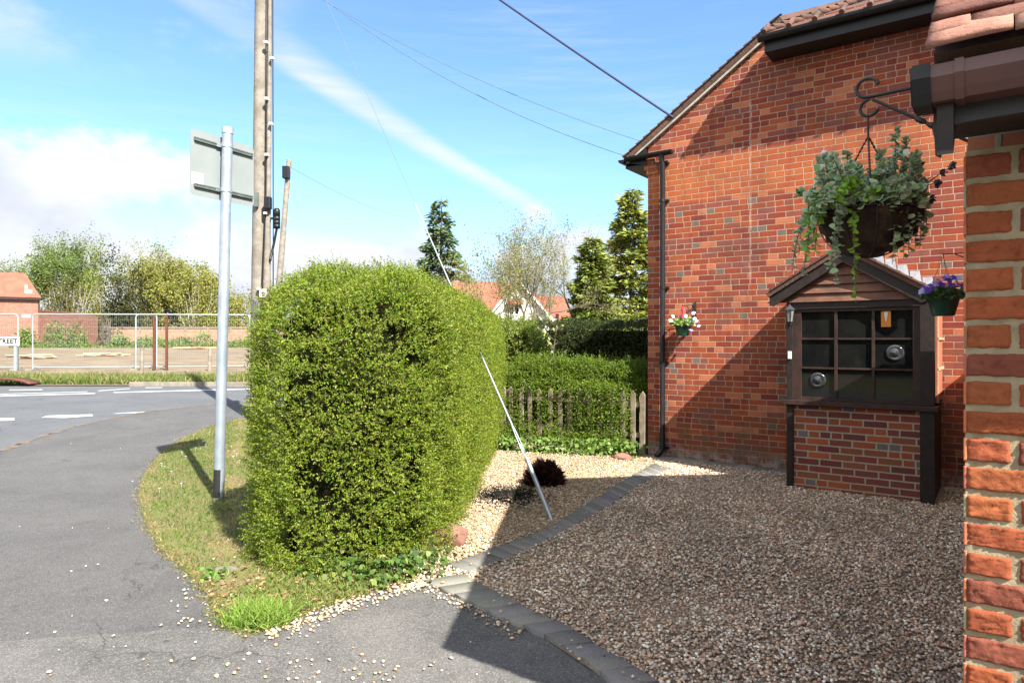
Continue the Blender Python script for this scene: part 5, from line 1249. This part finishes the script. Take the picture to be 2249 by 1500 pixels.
heras('mesh fence panel at the left edge of the view behind the street nameplate', fx(-220, FY), fx(39, FY), FY + .1, FY + .05)
hA = heras('mesh fence panel with a small white notice in front of the brick wall', fx(70, FY), fx(331, FY), FY, FY + .5)
heras('mesh fence panel behind the grey sign post and two rusty posts', fx(287, FY), fx(546, FY + 1), FY + .3, FY + 1.2)
p = P(58, 694, FY - .06); b = MB(); b.box(p.x - .16, p.x + .16, p.y - .01, p.y + .01, p.z - .055, p.z + .055); tag(b.build('fence_notice', M_white), 'small blank white notice tied to the mesh fence', 'notice')
for px_, yb, yt, lab, m_, w_ in ((366, 822, 691, 'taller rusty steel post, right of two, in front of the mesh fence', M_rust, .038), (339, 818, 693, 'rusty steel post, left of two, touching the mesh fence', M_rust, .042)):
    q = onland(fx(px_, FY - .15), FY - .15); zt = H - (yt - HY) / F * (FY - .15); b = MB(); b.box(q.x - w_, q.x + w_, q.y - .04, q.y + .04, q.z - .1, zt, bev=.008); b.box(q.x - w_ - .02, q.x + w_ + .02, q.y - .05, q.y - .04, zt - .14, zt - .10); tag(b.build('rusty_post', m_), lab, 'post', 'rusty posts by the fence')
for px_, lab in ((311, 'short weathered wooden post beside the rusty posts on the far verge'), (460, 'short weathered wooden post just left of the grey sign post on the far verge')):
    q = onland(fx(px_, FY - .4), FY - .4); zt = H - (764 - HY) / F * (FY - .4); b = MB(); b.tube([(q.x, q.y, q.z - .1), (q.x + .02, q.y, zt - .05), (q.x + .02, q.y, zt)], [.075, .07, .05], 8); tag(b.build('verge_post', M_post), lab, 'post', 'short wooden posts on the far verge')

# street nameplate
SY = FY - .35
ns = thing('street_nameplate', 'white street nameplate ending in STREET on low posts by the road', 'street sign', onland(fx(20, SY), SY))
n0 = Vector(ns.location); q = lambda px, py: (P(px, py, SY).x - n0.x, P(px, py, SY).z - n0.z)
a0, a1 = q(-95, 759), q(43, 740)
b = MB(); b.box(a0[0], a1[0], -.02, 0, a0[1], a1[1], bev=.006); b.build('plate', M_white, ns)
b = MB(); t_ = .012
for (xa, xb, za, zb) in ((a0[0] + .02, a1[0] - .02, a1[1] - .03, a1[1] - .03 + t_), (a0[0] + .02, a1[0] - .02, a0[1] + .018, a0[1] + .018 + t_), (a1[0] - .02 - t_, a1[0] - .02, a0[1] + .03, a1[1] - .03)): b.box(xa, xb, -.0225, -.0205, za, zb)
b.build('border', M_black, ns)
cu = bpy.data.curves.new('letters', 'FONT'); cu.body = 'STREET'; cu.size = (a1[1] - a0[1]) * .74; cu.align_x = 'RIGHT'; cu.extrude = .001; cu.space_character = 1.1; cu.offset = .012
to = bpy.data.objects.new('letters', cu); me = bpy.data.meshes.new_from_object(to); bpy.data.objects.remove(to)
me.materials.clear(); me.materials.append(M_black); lt = bpy.data.objects.new('lettering', me); COL.objects.link(lt); lt.parent = ns; lt.rotation_euler = (math.pi / 2, 0, 0); lt.location = (a1[0] - .07, -.022, a0[1] + (a1[1] - a0[1]) * .27)
for px_ in (33, -70):
    xx = q(px_, 750)[0]; b = MB(); b.box(xx - .05, xx + .05, .001, .07, -.1, a1[1] - .02); b.build('post', M_fence_galv, ns)

# rusty scrap at the roadside
sq = GT(-6, 849); b = MB(); n_ = 14; Rr = .62
for k in range(n_):
    a, a2 = math.pi * (.12 + .76 * k / n_), math.pi * (.12 + .76 * (k + 1) / n_)
    b.add([(sq.x + 1.0 * math.cos(t) , y_, sq.z - .02 + (.27) * math.sin(t) * s_) for t, y_, s_ in ((a, sq.y, 1), (a2, sq.y, 1), (a2, sq.y + .5, 1), (a, sq.y + .5, 1), (a, sq.y, .80), (a2, sq.y, .80), (a2, sq.y + .5, .80), (a, sq.y + .5, .80))], [(0, 1, 2, 3), (7, 6, 5, 4), (0, 4, 5, 1), (3, 2, 6, 7)], True)
tag(b.build('rusty_arch', M_rust), 'low rusty arched metal sheet lying on the far kerb at the left', 'scrap metal')

# outbuilding, brick wall, board fence
OY = 72.0
ob = thing('brick_outbuilding', 'red brick building with a tiled hipped roof at the far left beyond the plot', 'building', at(84, OY), .58); o0 = Vector(ob.location)
ze = P(84, 654, OY).z - o0.z; zr_ = P(55, 600, OY + 1).z - o0.z
b = MB(); b.box(-14, 0, 0, 4.4, -1.0, ze); b.build('wall', M_far_brick, ob)
b = MB(); A_ = (-1.2, 2.2, zr_)
slab(b, [(-14, -.30, ze), (.25, -.30, ze), A_, (-14, 2.2, zr_)], .12); slab(b, [(-14, 4.7, ze), (.25, 4.7, ze), A_, (-14, 2.2, zr_)], .12); slab(b, [(.25, -.30, ze), (.25, 4.7, ze), A_], .12); b.build('roof', M_farroof, ob)
b = MB(); b.box(-14, .27, -.36, -.24, ze - .26, ze - .04); b.build('eaves', M_dark_wood, ob)
b = MB(); vz = ze + .55; b.box(-1.15, -.55, .15, .75, vz - .1, vz + .28); b.box(-1.15, -.95, .2, .5, vz + .28, vz + .75); b.build('vent', M_white, ob)

bw = thing('brick_wall', 'weathered red brick garden wall running right from the outbuilding', 'wall', at(85, OY)); o0 = Vector(bw.location)
b = MB(); e = P(211, 693, 66.0) - o0; s0 = P(84, 683, OY) - o0
b.add([(s0.x, 0, -.8), (e.x, e.y, -.8), (e.x, e.y, e.z), (s0.x, 0, s0.z), (s0.x, .3, -.8), (e.x, e.y + .3, -.8), (e.x, e.y + .3, e.z), (s0.x, .3, s0.z)], [(0, 1, 2, 3), (7, 6, 5, 4), (0, 4, 5, 1), (1, 5, 6, 2), (2, 6, 7, 3), (3, 7, 4, 0)]); b.build('brickwork', M_far_brick, bw)
b = MB(); b.add([(s0.x, -.05, s0.z), (e.x + .05, e.y - .05, e.z), (e.x + .05, e.y + .35, e.z), (s0.x, .35, s0.z), (s0.x, -.05, s0.z + .12), (e.x + .05, e.y - .05, e.z + .12), (e.x + .05, e.y + .35, e.z + .12), (s0.x, .35, s0.z + .12)], [(0, 1, 5, 4), (1, 2, 6, 5), (2, 3, 7, 6), (3, 0, 4, 7), (4, 5, 6, 7)]); b.build('coping', M_farroof, bw)
BF = 73.0
bf = thing('board_fence', 'pale wooden board fence along the back of the bare plot', 'fence', at(240, BF)); o0 = Vector(bf.location); xe = P(640, 720, BF).x - o0.x; zt = P(240, 719, BF).z - o0.z
b = MB(); x = 0; r_ = np.random.default_rng(4)
while x < xe: b.box(x, x + .145, 0 + r_.uniform(0, .015), .03, -.3, zt - .12 + r_.uniform(-.02, .02)); x += .15
b.build('boards', M_panelwood, bf)
b = MB(); b.box(-.05, xe, -.05, .06, zt - .12, zt + .03); b.build('capping', pm('old_fence_wood', (.22, .16, .12), (.16, .115, .09), rough=.9), bf)
x = .9
while x < xe:
    b = MB(); b.box(x - .06, x + .06, -.12, 0, -.3, zt - .02); b.build('post', M_panelwood, bf); x += 2.42
b = MB(); b.box(0, xe, -.055, -.005, .45, .56); b.build('rail', M_panelwood, bf)

# trees and scrub beyond the plot
GRN = [(0.110, 0.167, 0.040), (0.133, 0.184, 0.046), (0.092, 0.144, 0.034), (0.155, 0.196, 0.058)]
YEL = [(0.216, 0.230, 0.046), (0.249, 0.249, 0.056), (0.184, 0.203, 0.039), (0.216, 0.197, 0.066)]
broad_tree('maple_tree', 'tall green leafing tree behind the far brick outbuilding', at(126, 84), tall_to(487, 84, 126), 3, 4, 51, .22, 20000, GRN, M_bark, kids=3, ratio=.66, ang=.62, trunk=.22, lean=.38, spread=.24, tl=.36, skip=.1, skirt=.45)
broad_tree('feathery_tree', 'thin feathery tree with sparse young leaves behind the ivy-covered tree', at(305, 88), tall_to(500, 88, 305), 3, 4, 52, .24, 5000, [(.20, .22, .08), (.24, .25, .10), (.17, .19, .07)], M_palebark, kids=3, ratio=.62, ang=.6, trunk=.14, lean=.35, spread=.2, tl=.40, skip=.1, skirt=.5)
broad_tree('feathery_tree', 'small thin tree between the green tree and the feathery one', at(215, 90), tall_to(545, 90, 215), 3, 3, 57, .26, 4000, [(.19, .22, .08), (.22, .24, .10)], M_palebark, kids=3, ratio=.62, ang=.6, trunk=.12, lean=.4, spread=.22, tl=.40, skirt=.6)
blob_bush('ivy_tree', 'round ivy-covered tree with a dark hollow underside behind the mesh fence', at(272, 75), (2.7, 2.2, tall_to(566, 75, 272) * .98), 53, .24, 13000, [(.062, .060, .011), (.042, .047, .009), (.085, .078, .014), (.022, .028, .007)], 'tree', stems=5, m_=22, core=.5, gapk=.9)
blob_bush('thorn_bush', 'wide olive-brown thorn bush in front of the green tree', at(155, 78), (4.0, 1.8, tall_to(615, 78, 158)), 54, .20, 17000, [(.145, .135, .042), (.125, .128, .036), (.165, .148, .055), (.11, .11, .035)], m_=20, stems=26, bark=M_palebark, core=.2)
WIL = [(350, 565, 61), (392, 562, 62), (430, 578, 63), (470, 600, 64), (505, 640, 65)]
WLAB = ['upright yellow-green willow next to the ivy-covered tree', 'tallest upright yellow-green willow, second from the ivy-covered tree', 'broad yellow-green willow in the middle of the willow row', 'yellow-green willow seen just left of the grey sign post', 'lowest yellow-green willow at the right end of the willow row']
for (px_, py_, sd), lb in zip(WIL, WLAB):
    Yw = 79 + (sd % 3) * 1.5; broad_tree('willow', lb, at(px_, Yw), tall_to(py_, Yw, px_), 6, 3, sd, .24, 6500, YEL, M_palebark, kids=3, ratio=.55, ang=.42, trunk=.085, lean=.26, spread=.26, tl=.45, up=.16, skirt=.6, skip=.15, group='willows behind the board fence')
    blob_bush('willow_scrub', lb.replace('willow', 'scrub growth', 1) + ', low at its foot', at(px_ + 8, Yw - 2), (2.5, 1.2, 7.2 if px_ < 480 else 5.0), sd + 20, .21, 9000, YEL, m_=14, stems=14, bark=M_palebark, core=.2, group='scrub under the willows')
broad_tree('distant_tree', 'faint distant bare tree at the right end of the willows', at(545, 110), tall_to(620, 110, 545), 3, 3, 71, .34, 1500, [(.22, .20, .13), (.19, .18, .12)], M_palebark, kids=3, ratio=.6, ang=.6, trunk=.12, lean=.4, spread=.3)
broad_tree('distant_tree', 'faint distant grey tree behind the outbuilding roof at the left edge', at(15, 110), tall_to(565, 110, 15), 3, 3, 72, .36, 1700, [(.20, .21, .14), (.18, .19, .13)], M_palebark, kids=3, ratio=.6, ang=.6, trunk=.14, lean=.4, spread=.35)
blob_bush('distant_hedge', 'low distant green hedge at the right end of the board fence', at(600, 100), (7, 2, 3.2), 73, .4, 2500, [(.12, .15, .06), (.15, .17, .07)], m_=20, stems=4)
SCR = [(.13, .20, .05), (.16, .23, .07), (.10, .16, .04)]
for i, (px_, py_, w_, Y_, lb) in enumerate([(60, 722, 1.1, 64, 'green scrub against the outbuilding wall, leftmost clump'), (112, 708, 1.3, 64, 'ivy clump climbing the brick wall, nearer the outbuilding'), (168, 712, 1.7, 63, 'broad green scrub against the end of the brick wall'), (262, 738, 1.2, 64, 'low green scrub at the left end of the board fence'), (330, 742, 1.5, 66, 'low scrub in front of the board fence behind the rusty posts'), (425, 733, 2.2, 68, 'largest scrub clump in front of the board fence, left of the sign post'), (520, 744, 2.0, 68, 'low scrub in front of the board fence, right of the sign post')]):
    blob_bush('scrub_bush', lb, at(px_, Y_), (w_, .8, max(.6, tall_to(py_, Y_, px_))), 80 + i, .20, 1500, SCR, m_=10, stems=5, group='scrub along the back of the plot')
blob_bush('dead_brush', 'dark brown tangle of dead brush at the end of the brick wall', at(232, 65), (1.0, .8, tall_to(697, 65, 232)), 95, .16, 900, [(.09, .06, .05), (.13, .09, .075)], m_=9, stems=60, bark=M_bark)
n = 9000; px_ = rng.uniform(60, 640, n); yy_ = 94 + rng.normal(0, 1.2, n); cl_ = 2.6 + 1.4 * np.sin(px_ * .035) + .9 * np.sin(px_ * .11 + 1)
c = np.c_[(px_ - CX) / F * yy_, yy_, 1.1 + rng.uniform(0, 1, n) ** .8 * cl_]
tag(leaves('far_hedgerow', c, rdir(n), rdir(n) + np.array([.2, -.4, .5]), rng.uniform(.2, .45, n), .2, pick([(.12, .14, .045), (.15, .17, .055), (.17, .15, .07), (.09, .115, .04)], n, .2), M_leaf_far), kind='stuff')
blob_bush('yellow_bush', 'soft yellow-green bush left of the ivy-covered tree behind the brick wall', at(222, 80), (2.3, 1.4, tall_to(592, 80, 222)), 97, .21, 9000, YEL, m_=18, stems=14, bark=M_palebark, core=.3)
blob_bush('yellow_bush', 'soft yellow-green bush just right of the ivy-covered tree', at(318, 81), (2.2, 1.4, tall_to(585, 81, 318)), 98, .21, 9000, YEL, m_=18, stems=14, bark=M_palebark, core=.3)
n = 14000; yy_ = rng.uniform(60, 72.5, n); px_ = rng.uniform(20, 640, n); hh = np.clip(.30 + .32 * lump(np.c_[px_ * .02, yy_ * .4, 0 * px_], 2.2, 31, 9), .03, 1.1)
c = np.c_[(px_ - CX) / F * yy_, yy_, g((px_ - CX) / F * yy_, yy_) + rng.uniform(.03, 1, n) * hh]
tag(leaves('rough_growth', c, rdir(n) + np.array([0, 0, .6]), rdir(n) + np.array([.2, -.5, .4]), rng.uniform(.12, .3, n), .11, pick([(.10, .155, .04), (.13, .185, .05), (.075, .12, .03), (.16, .16, .06)], n, .2), M_leaf_far), kind='stuff')
# rubble and cut wood on the bare plot
for i, (px_, py_, lb) in enumerate([(65, 788, 'pale cut timber lying on the bare plot at the left'), (235, 783, 'orange-tinted heap of splintered wood on the bare plot'), (430, 768, 'pale broken branch lying before the board fence')]):
    c = GT(px_, py_, .05); b = MB()
    for k in range(6): a = random.uniform(-.35, .35); L_ = random.uniform(.5, 1.3); y_ = random.uniform(-.4, .4); z_ = .06 + random.uniform(0, .12); xo_ = random.uniform(-.5, .5); b.tube([(xo_ - L_ * math.cos(a), y_ - L_ * math.sin(a), z_), (xo_ + L_ * math.cos(a), y_ + L_ * math.sin(a), z_ + random.uniform(-.03, .08))], random.uniform(.03, .07), 6)
    tag(b.build('wood_heap', pm('cut_wood', (.52, .36, .22), (.36, .25, .17), rough=.9, scale=3), loc=c), lb, 'wood heap')


# ------------------------------------------------------------------ hanging basket on its bracket, flower pots
mount = HW(GX - .006, GY + .60)
br = thing('basket_bracket', 'scrolled black iron bracket holding the big hanging basket by the garage corner', 'bracket', mount)
hdir = -UX; hook_x = .345
bz = 2.565
pt = lambda d, z, s=0.0: hdir * d + NY * s + Vector((0, 0, z))
b = MB(); b.box(-.006, .006, -.014, .014, 2.22, 2.60, Matrix.Rotation(-ANG, 4, 'Z')); b.build('back_plate', M_iron, br)
b = MB(); b.tube([pt(.0, bz + .01), pt(.30, bz)], .0065, 8)
sc = [pt(hook_x - .012 - .030 * math.cos(a) + .0, bz + .034 + .034 * math.sin(a)) for a in np.linspace(-1.75, 2.6, 16)]
sc = [pt(.30, bz)] + [pt(.318 + .036 * math.sin(a), bz + .034 - .034 * math.cos(a)) for a in np.linspace(.3, 4.5, 14)]
b.tube(sc, [.0065] * 11 + [.006, .006, .0065, .008], 8); b.build('arm', M_iron, br)
b = MB(); b.tube([pt(.0, 2.345), pt(.30, bz - .012)], .0055, 8)
for t in (.50, .62): q_ = pt(.30, bz - .012).lerp(pt(0, 2.345), t); d_ = (pt(.30, bz - .012) - pt(0, 2.345)).normalized(); b.tube([q_ - d_ * .022, q_ - d_ * .008, q_ + d_ * .008, q_ + d_ * .022], [.005, .010, .010, .005], 8)
b.build('brace', M_iron, br)
b = MB(); b.tube([pt(.31, bz - .01)] + [pt(.312 + .030 * math.sin(a), bz - .040 + .030 * math.cos(a)) for a in np.linspace(.2, 4.4, 12)], .006, 8); b.build('hook', M_iron, br)

hk = mount + pt(.315, bz - .068); CZ = 2.135
bk_ = thing('hanging_basket', 'large hanging basket overflowing with variegated silvery trailing plants', 'hanging basket', (hk.x, hk.y, CZ))
b = MB(); b.tube([(0, 0, hk.z - CZ + .005), (0, 0, hk.z - CZ - .075)], .004, 6)
z1 = hk.z - CZ - .075; RB = .168
for k in range(3):
    a = 2.2 + k * 2 * math.pi / 3; e = Vector((RB * math.cos(a), RB * math.sin(a), .01)); s0 = Vector((0, 0, z1)); n_ = 22
    pts = [s0.lerp(e, i / (n_ * 2)) + Vector((0, 0, 0)) for i in range(n_ * 2 + 1)]
    b.tube(pts, [.0022 if i % 2 else .0048 for i in range(n_ * 2 + 1)], 6)
b.build('chains', M_chain, bk_)
b = MB(); b.lathe([(RB * math.cos(t), -.150 * math.sin(t) + .0) for t in np.linspace(0, math.pi / 2 - .02, 14)] , 40); b.lathe([(RB, 0), (RB - .02, .02), (.001, .03)], 30)
o = b.build('liner', M_coir, bk_)
for v in o.data.vertices:
    n_ = v.co.normalized(); v.co += n_ * (.010 * math.sin(v.co.x * 60 + v.co.z * 40) * math.cos(v.co.y * 55) + .006 * math.sin(v.co.z * 150 + v.co.x * 35))
b = MB()
ring = [Vector(((RB + .004) * math.cos(t), (RB + .004) * math.sin(t), .008)) for t in np.linspace(0, 2 * math.pi, 37)]; b.tube(ring, .0035, 6, False)
for k in range(10):
    a = k * math.pi / 5; b.tube([((RB + .004) * math.cos(t) * math.cos(a), (RB + .004) * math.cos(t) * math.sin(a), -.157 * math.sin(t)) for t in np.linspace(0, math.pi / 2, 10)], .0022, 5)
tag(b.build('wire_frame', M_iron, bk_))
SILV = [(0.282, 0.439, 0.178), (0.366, 0.520, 0.252), (0.219, 0.370, 0.131), (0.481, 0.624, 0.355), (0.167, 0.300, 0.094)]; BRT = [(0.230, 0.416, 0.047), (0.293, 0.485, 0.065), (0.178, 0.335, 0.042)]; DKP = [(0.073, 0.075, 0.094), (0.125, 0.127, 0.159)]
Cn = Vector((hk.x, hk.y, CZ))
def to_local(px, py, dY): return P(px, py, hk.y + dY) - Cn
stems_t = []
for (px_, py_, dY, pal) in [(1966, 280, .0, 0), (1990, 300, .05, 0), (1935, 330, -.05, 0), (1955, 345, .1, 0), (1985, 340, -.04, 0), (1900, 385, .03, 0), (1815, 345, .02, 0), (1835, 375, -.06, 0), (1800, 400, .05, 0), (1750, 432, 0, 0), (1768, 445, -.08, 0), (1785, 420, .1, 0), (1850, 400, -.1, 0),
                            (2015, 350, .05, 0), (2030, 400, 0, 0), (2025, 480, -.08, 0), (2035, 500, 0, 0), (2010, 545, -.05, 0), (1985, 570, -.12, 0), (1960, 580, -.14, 0), (2000, 450, -.12, 0), (1740, 600, -.02, 0), (1755, 560, .02, 0), (1765, 610, -.05, 0), (1835, 628, -.14, 0), (1825, 600, -.15, 0), (1790, 500, -.12, 0), (1775, 520, -.1, 1), (1785, 545, -.12, 1), (1770, 575, -.08, 1),
                            (1880, 665, -.17, 1), (1850, 450, -.19, 1), (1880, 430, -.17, 1), (1835, 455, -.18, 1), (1905, 445, -.19, 1), (1775, 500, -.1, 1), (1790, 560, -.12, 1), (1960, 470, -.17, 0), (1990, 500, -.14, 0), (2005, 520, -.1, 0), (2015, 500, -.12, 0), (2028, 520, -.09, 0), (2020, 545, -.07, 0), (1995, 555, -.13, 0), (2030, 470, -.1, 0), (1975, 450, -.18, 0), (1800, 470, -.13, 0), (1785, 480, -.1, 0), (1770, 490, -.06, 0), (1810, 450, -.16, 0)] + [(random.uniform(1790, 2025), random.uniform(335, 450), random.uniform(-.17, .15), 0) for _ in range(46)] + [
                            (2095, 366, .06, 2), (2062, 405, .06, 2), (2050, 440, .05, 2), (2020, 360, .1, 2), (2075, 380, .1, 2)]:
    stems_t.append((to_local(px_, py_, dY), pal))
b = MB(); Cc, Dd, Nn, Sz, Pc = [], [], [], [], []
for e, pal in stems_t:
    a = math.atan2(e.y, e.x) + random.uniform(-.3, .3); hr = min(1.0, math.hypot(e.x, e.y) / RB) * .72
    p0 = Vector((RB * hr * math.cos(a), RB * hr * math.sin(a), .02)); up = .05 + .08 * (e.z < 0); mid_ = (p0 + e) / 2 + Vector((e.x * .22, e.y * .30, up + .03))
    pts = [p0 * (1 - t) ** 2 + mid_ * 2 * t * (1 - t) + e * t * t for t in np.linspace(0, 1, 9)]
    b.tube(pts, [.0028 - .0018 * i / 8 for i in range(9)], 5, False)
    ln = sum((pts[i + 1] - pts[i]).length for i in range(8)); nl = max(12, int(ln / .0085)) if pal < 2 else 10
    for k in range(nl):
        t = (.12 + .88 * k / nl) if pal < 2 else random.uniform(.78, 1.02); q_ = p0 * (1 - t) ** 2 + mid_ * 2 * t * (1 - t) + e * t * t
        tg = ((mid_ - p0) * (1 - t) + (e - mid_) * t).normalized(); sd = Vector(rng.normal(size=3)); sd = (sd - tg * sd.dot(tg)).normalized()
        Cc.append(q_[:]); Dd.append((sd + tg * .3)[:]); Nn.append((Vector((0, -.5, .75)) + Vector(rng.normal(0, .45, 3)))[:]); Sz.append(random.uniform(.013, .026) * (1.0 if pal < 2 else .9)); Pc.append(pal)
n = 1500; a = rng.uniform(0, 6.28, n); rr = RB * np.sqrt(rng.uniform(0, 1, n)) * 1.06; fill = np.stack([rr * np.cos(a), rr * np.sin(a), .02 + rng.uniform(-.04, .14, n) * (1.2 - rr / RB * .8)], 1)
Cc = np.concatenate([np.array(Cc), fill]); lowk = rng.uniform(size=n) < .42; aa = np.where(rng.uniform(size=n) < .5, rng.uniform(2.6, 4.2, n), rng.uniform(5.2, 6.9, n)); tq = rng.uniform(0, .75, n) ** 1.3; fill[lowk] = np.stack([(RB + .012) * np.cos(tq) * np.cos(aa), (RB + .012) * np.cos(tq) * np.sin(aa), .03 - .155 * np.sin(tq)], 1)[lowk] + rng.normal(0, .012, (int(lowk.sum()), 3))
Dd = np.concatenate([np.array(Dd), rdir(n) + np.array([0, 0, .3])]); Nn = np.concatenate([np.array(Nn), rng.normal(0, .4, (n, 3)) + np.array([0, -.5, .8])]); Sz = np.concatenate([np.array(Sz), rng.uniform(.015, .027, n)]); Pc = np.array(Pc + [0] * n)
cols = np.where((Pc == 0)[:, None], pick(SILV, len(Pc), .12), np.where((Pc == 1)[:, None], pick(BRT, len(Pc), .12), pick(DKP, len(Pc), .12)))
tag(b.build('stems', pm('silver_stem', (.14, .13, .10), rough=.8), bk_), kind='stuff')
v1 = round_leaves('foliage', Cc, Dd, Nn, Sz, cols, leafmat('silver_leaf', .55, .28, (1.1, 1.15, .85)), bk_, k=7)
edge = Pc == 0                                              # the pale margin of each variegated leaf lies as a slightly larger disc underneath
round_leaves('leaf_margin', (Cc - unit(Nn) * .0012 - unit(Dd) * Sz[:, None] * .06)[edge], Dd[edge], Nn[edge], Sz[edge] * 1.22, pick([(.60, .64, .55), (.50, .56, .46)], int(edge.sum()), .08), leafmat('silver_leaf'), bk_, k=7)
# dry brown sprigs at the right side
b = MB()
for k in range(16):
    e = to_local(random.uniform(2015, 2060), random.uniform(385, 470), random.uniform(-.02, .1)); b.tube([(RB * .8, .03, .02), (Vector((RB * .8, .03, .02)) + e) / 2 + Vector((0, 0, .03)), e], [.002, .0015, .001], 4, False)
tag(b.build('dry_stems', M_chain, bk_), kind='stuff')
p = to_local(1811, 336, -.01); b = MB(); b.lathe([(.001, .008), (.010, .006), (.014, 0), (.010, -.006), (.001, -.006)], 8, Matrix.Translation(p)); b.build('flower', M_white, bk_)

def petals(name, parent, spots, size, pals):
    V, Fq, Cv = [], [], []
    for (c, col) in spots:
        c = np.array(c); f = unit(np.array([random.gauss(-.1, .35), -1 + random.gauss(0, .3), random.gauss(.45, .3)])); u = unit(np.cross(f, [0, 0, 1])); w2 = np.cross(u, f)
        for k in range(5):
            a = math.pi / 2 + k * 2 * math.pi / 5; d = u * math.cos(a) + w2 * math.sin(a); s2 = np.cross(f, d); s_ = size * random.uniform(.85, 1.15)
            b0 = len(V); V += [c + f * .002, c + d * s_ * .45 - s2 * s_ * .36 + f * s_ * .1, c + d * s_ * .8 - s2 * s_ * .26 + f * s_ * .05, c + d * s_ * .92, c + d * s_ * .8 + s2 * s_ * .26 + f * s_ * .05, c + d * s_ * .45 + s2 * s_ * .36 + f * s_ * .1]; Fq.append([b0 + j for j in range(6)]); Cv += [np.array(col) * random.uniform(.85, 1.1)] * 6
    return np_mesh(name, np.array(V), np.array(Fq), M_petal, parent, np.clip(np.array(Cv), 0, 1))

def pot_thing(label, loc, r, hgt, nleaf, leafcols, flowers, pet, chaincol, hook_h):
    o = thing('flower_pot', label, 'flower pot', loc)
    b = MB(); b.lathe([(.001, 0), (r * .62, 0), (r * .66, .012), (r * .92, hgt * .86), (r * 1.02, hgt * .87), (r * 1.04, hgt), (r * .96, hgt), (r * .9, hgt * .9), (.001, hgt * .9)], 22); b.build('pot', M_greenpot, o)
    n = nleaf; a = rng.uniform(0, 6.28, n); rr = r * 1.35 * np.sqrt(rng.uniform(0, 1, n)); c = np.stack([rr * np.cos(a), rr * np.sin(a), hgt + .01 + rng.uniform(-.03, .10, n) * (1.3 - rr / r * .7)], 1)
    round_leaves('foliage', c, rdir(n) + np.array([0, 0, .2]), rng.normal(0, .5, (n, 3)) + np.array([0, -.5, .7]), rng.uniform(.025, .05, n), pick(leafcols, n, .15), M_leaf, o)
    tag(petals('petals', o, flowers, pet, None), kind='stuff')
    b = MB()
    for k in range(3): a = .6 + k * 2.09; b.tube([(r * math.cos(a), r * math.sin(a), hgt), (0, 0, hook_h)], .004 if chaincol is M_red else .002, 5)
    if chaincol is M_red:
        b.tube([(0, 0, hook_h - .02), (.0, 0, hook_h - .16), (-.02, 0, hook_h - .20)], [.020, .014, .012], 8)
    b.build('hanger', chaincol, o); return o
x1, z1_ = wl(1500, 738, -.20)
fl = []; r_ = random.Random(3)
V_ = [(.55, .55, .85), (.62, .62, .88), (.85, .84, .85), (.42, .42, .78), (.80, .80, .90)]
def px_spots(lst, px0, base, Yd):
    out = []
    for px_, py_ in lst: q = P(px_, py_, base.y + r_.uniform(-.12, -.05)) - base; out.append((q[:], r_.choice(px0)))
    return out
b0 = HW(x1, -.20, z1_)
fl = px_spots([(1473, 704), (1506, 694), (1523, 688), (1526, 700), (1520, 704), (1535, 716), (1518, 725), (1478, 695), (1530, 706), (1496, 713)], V_, b0, 0)
pot_thing('green pot of pale blue and white pansies on a pink hanger by the downpipe', b0, .118, .15, 230, [(.14, .24, .05), (.19, .28, .07), (.24, .32, .12)], fl, .032, M_red, .40)
w1 = thing('wall_bracket', 'small black iron wall bracket holding the pale pansy pot on the cottage', 'bracket', HW(x1 + .10, -.002, z1_), -ANG)
b = MB(); b.box(-.012, .012, -.014, -.001, .22, .47); b.build('back_plate', M_iron, w1)
b = MB(); b.tube([(0, -.012, .43), (-.05, -.11, .42), (-.10, -.20, .405), (-.105, -.215, .42)], .006, 6); b.tube([(0, -.012, .26), (-.05, -.10, .36), (-.07, -.14, .415)], .005, 6); b.build('arm', M_iron, w1)
x2, z2_ = wl(2072, 694, -1.9)
b2 = HW(x2, -1.9, z2_)
P_ = [(.16, .09, .52), (.22, .13, .60), (.28, .20, .66), (.12, .06, .42), (.45, .42, .75)]
fl = px_spots([(2025, 640), (2032, 632), (2045, 628), (2055, 622), (2062, 617), (2075, 612), (2085, 616), (2095, 610), (2101, 620), (2108, 626), (2115, 628), (2038, 638), (2068, 624), (2050, 634), (2090, 626), (2080, 606), (2104, 612)], P_, b2, 0)
pot_thing('dark green pot of purple pansies hanging near the right end of the bay window', b2, .135, .17, 320, [(.05, .09, .025), (.07, .12, .03), (.04, .07, .02)], fl, .036, M_chain, .52)
m2 = HW(GX - .004, -1.9)
w2_ = thing('wall_bracket', 'thin rust-brown bracket holding the purple pansy pot near the garage', 'bracket', m2, -ANG)
dxh = GX - .004 - x2
b = MB(); b.tube([(0, 0, z2_ + .545), (-dxh, 0, z2_ + .545), (-dxh - .01, 0, z2_ + .555)], .006, 6); b.tube([(0, 0, z2_ + .40), (-dxh * .75, 0, z2_ + .54)], .005, 6); b.tube([(-dxh, 0, z2_ + .55), (-dxh, 0, z2_ + .51)], .004, 6); b.build('arm', M_chain, w2_)

# far trees across the lane behind the viewpoint: they are what the window panes mirror
n = 9000; r_ = np.random.default_rng(99); k = r_.integers(0, 26, n); ca = np.linspace(3.55, 4.45, 26)[k]; cd = 26 + 3 * np.sin(k * 2.3)
c = np.c_[np.cos(ca) * cd, np.sin(ca) * cd, np.zeros(n)] + unit(r_.normal(size=(n, 3))) * r_.uniform(.4, 1, (n, 1)) * np.array([2.6, 2.6, 3.2]) * (1 + .35 * np.sin(k * 1.7))[:, None] + np.array([0, 0, 2.6]); c[:, 2] = np.abs(c[:, 2])
tag(leaves('far_wood', c, rdir(n), rdir(n), .8, .5, pick([(.05, .07, .02), (.07, .09, .03), (.04, .05, .02)], n, .2), M_leaf_far), kind='stuff')
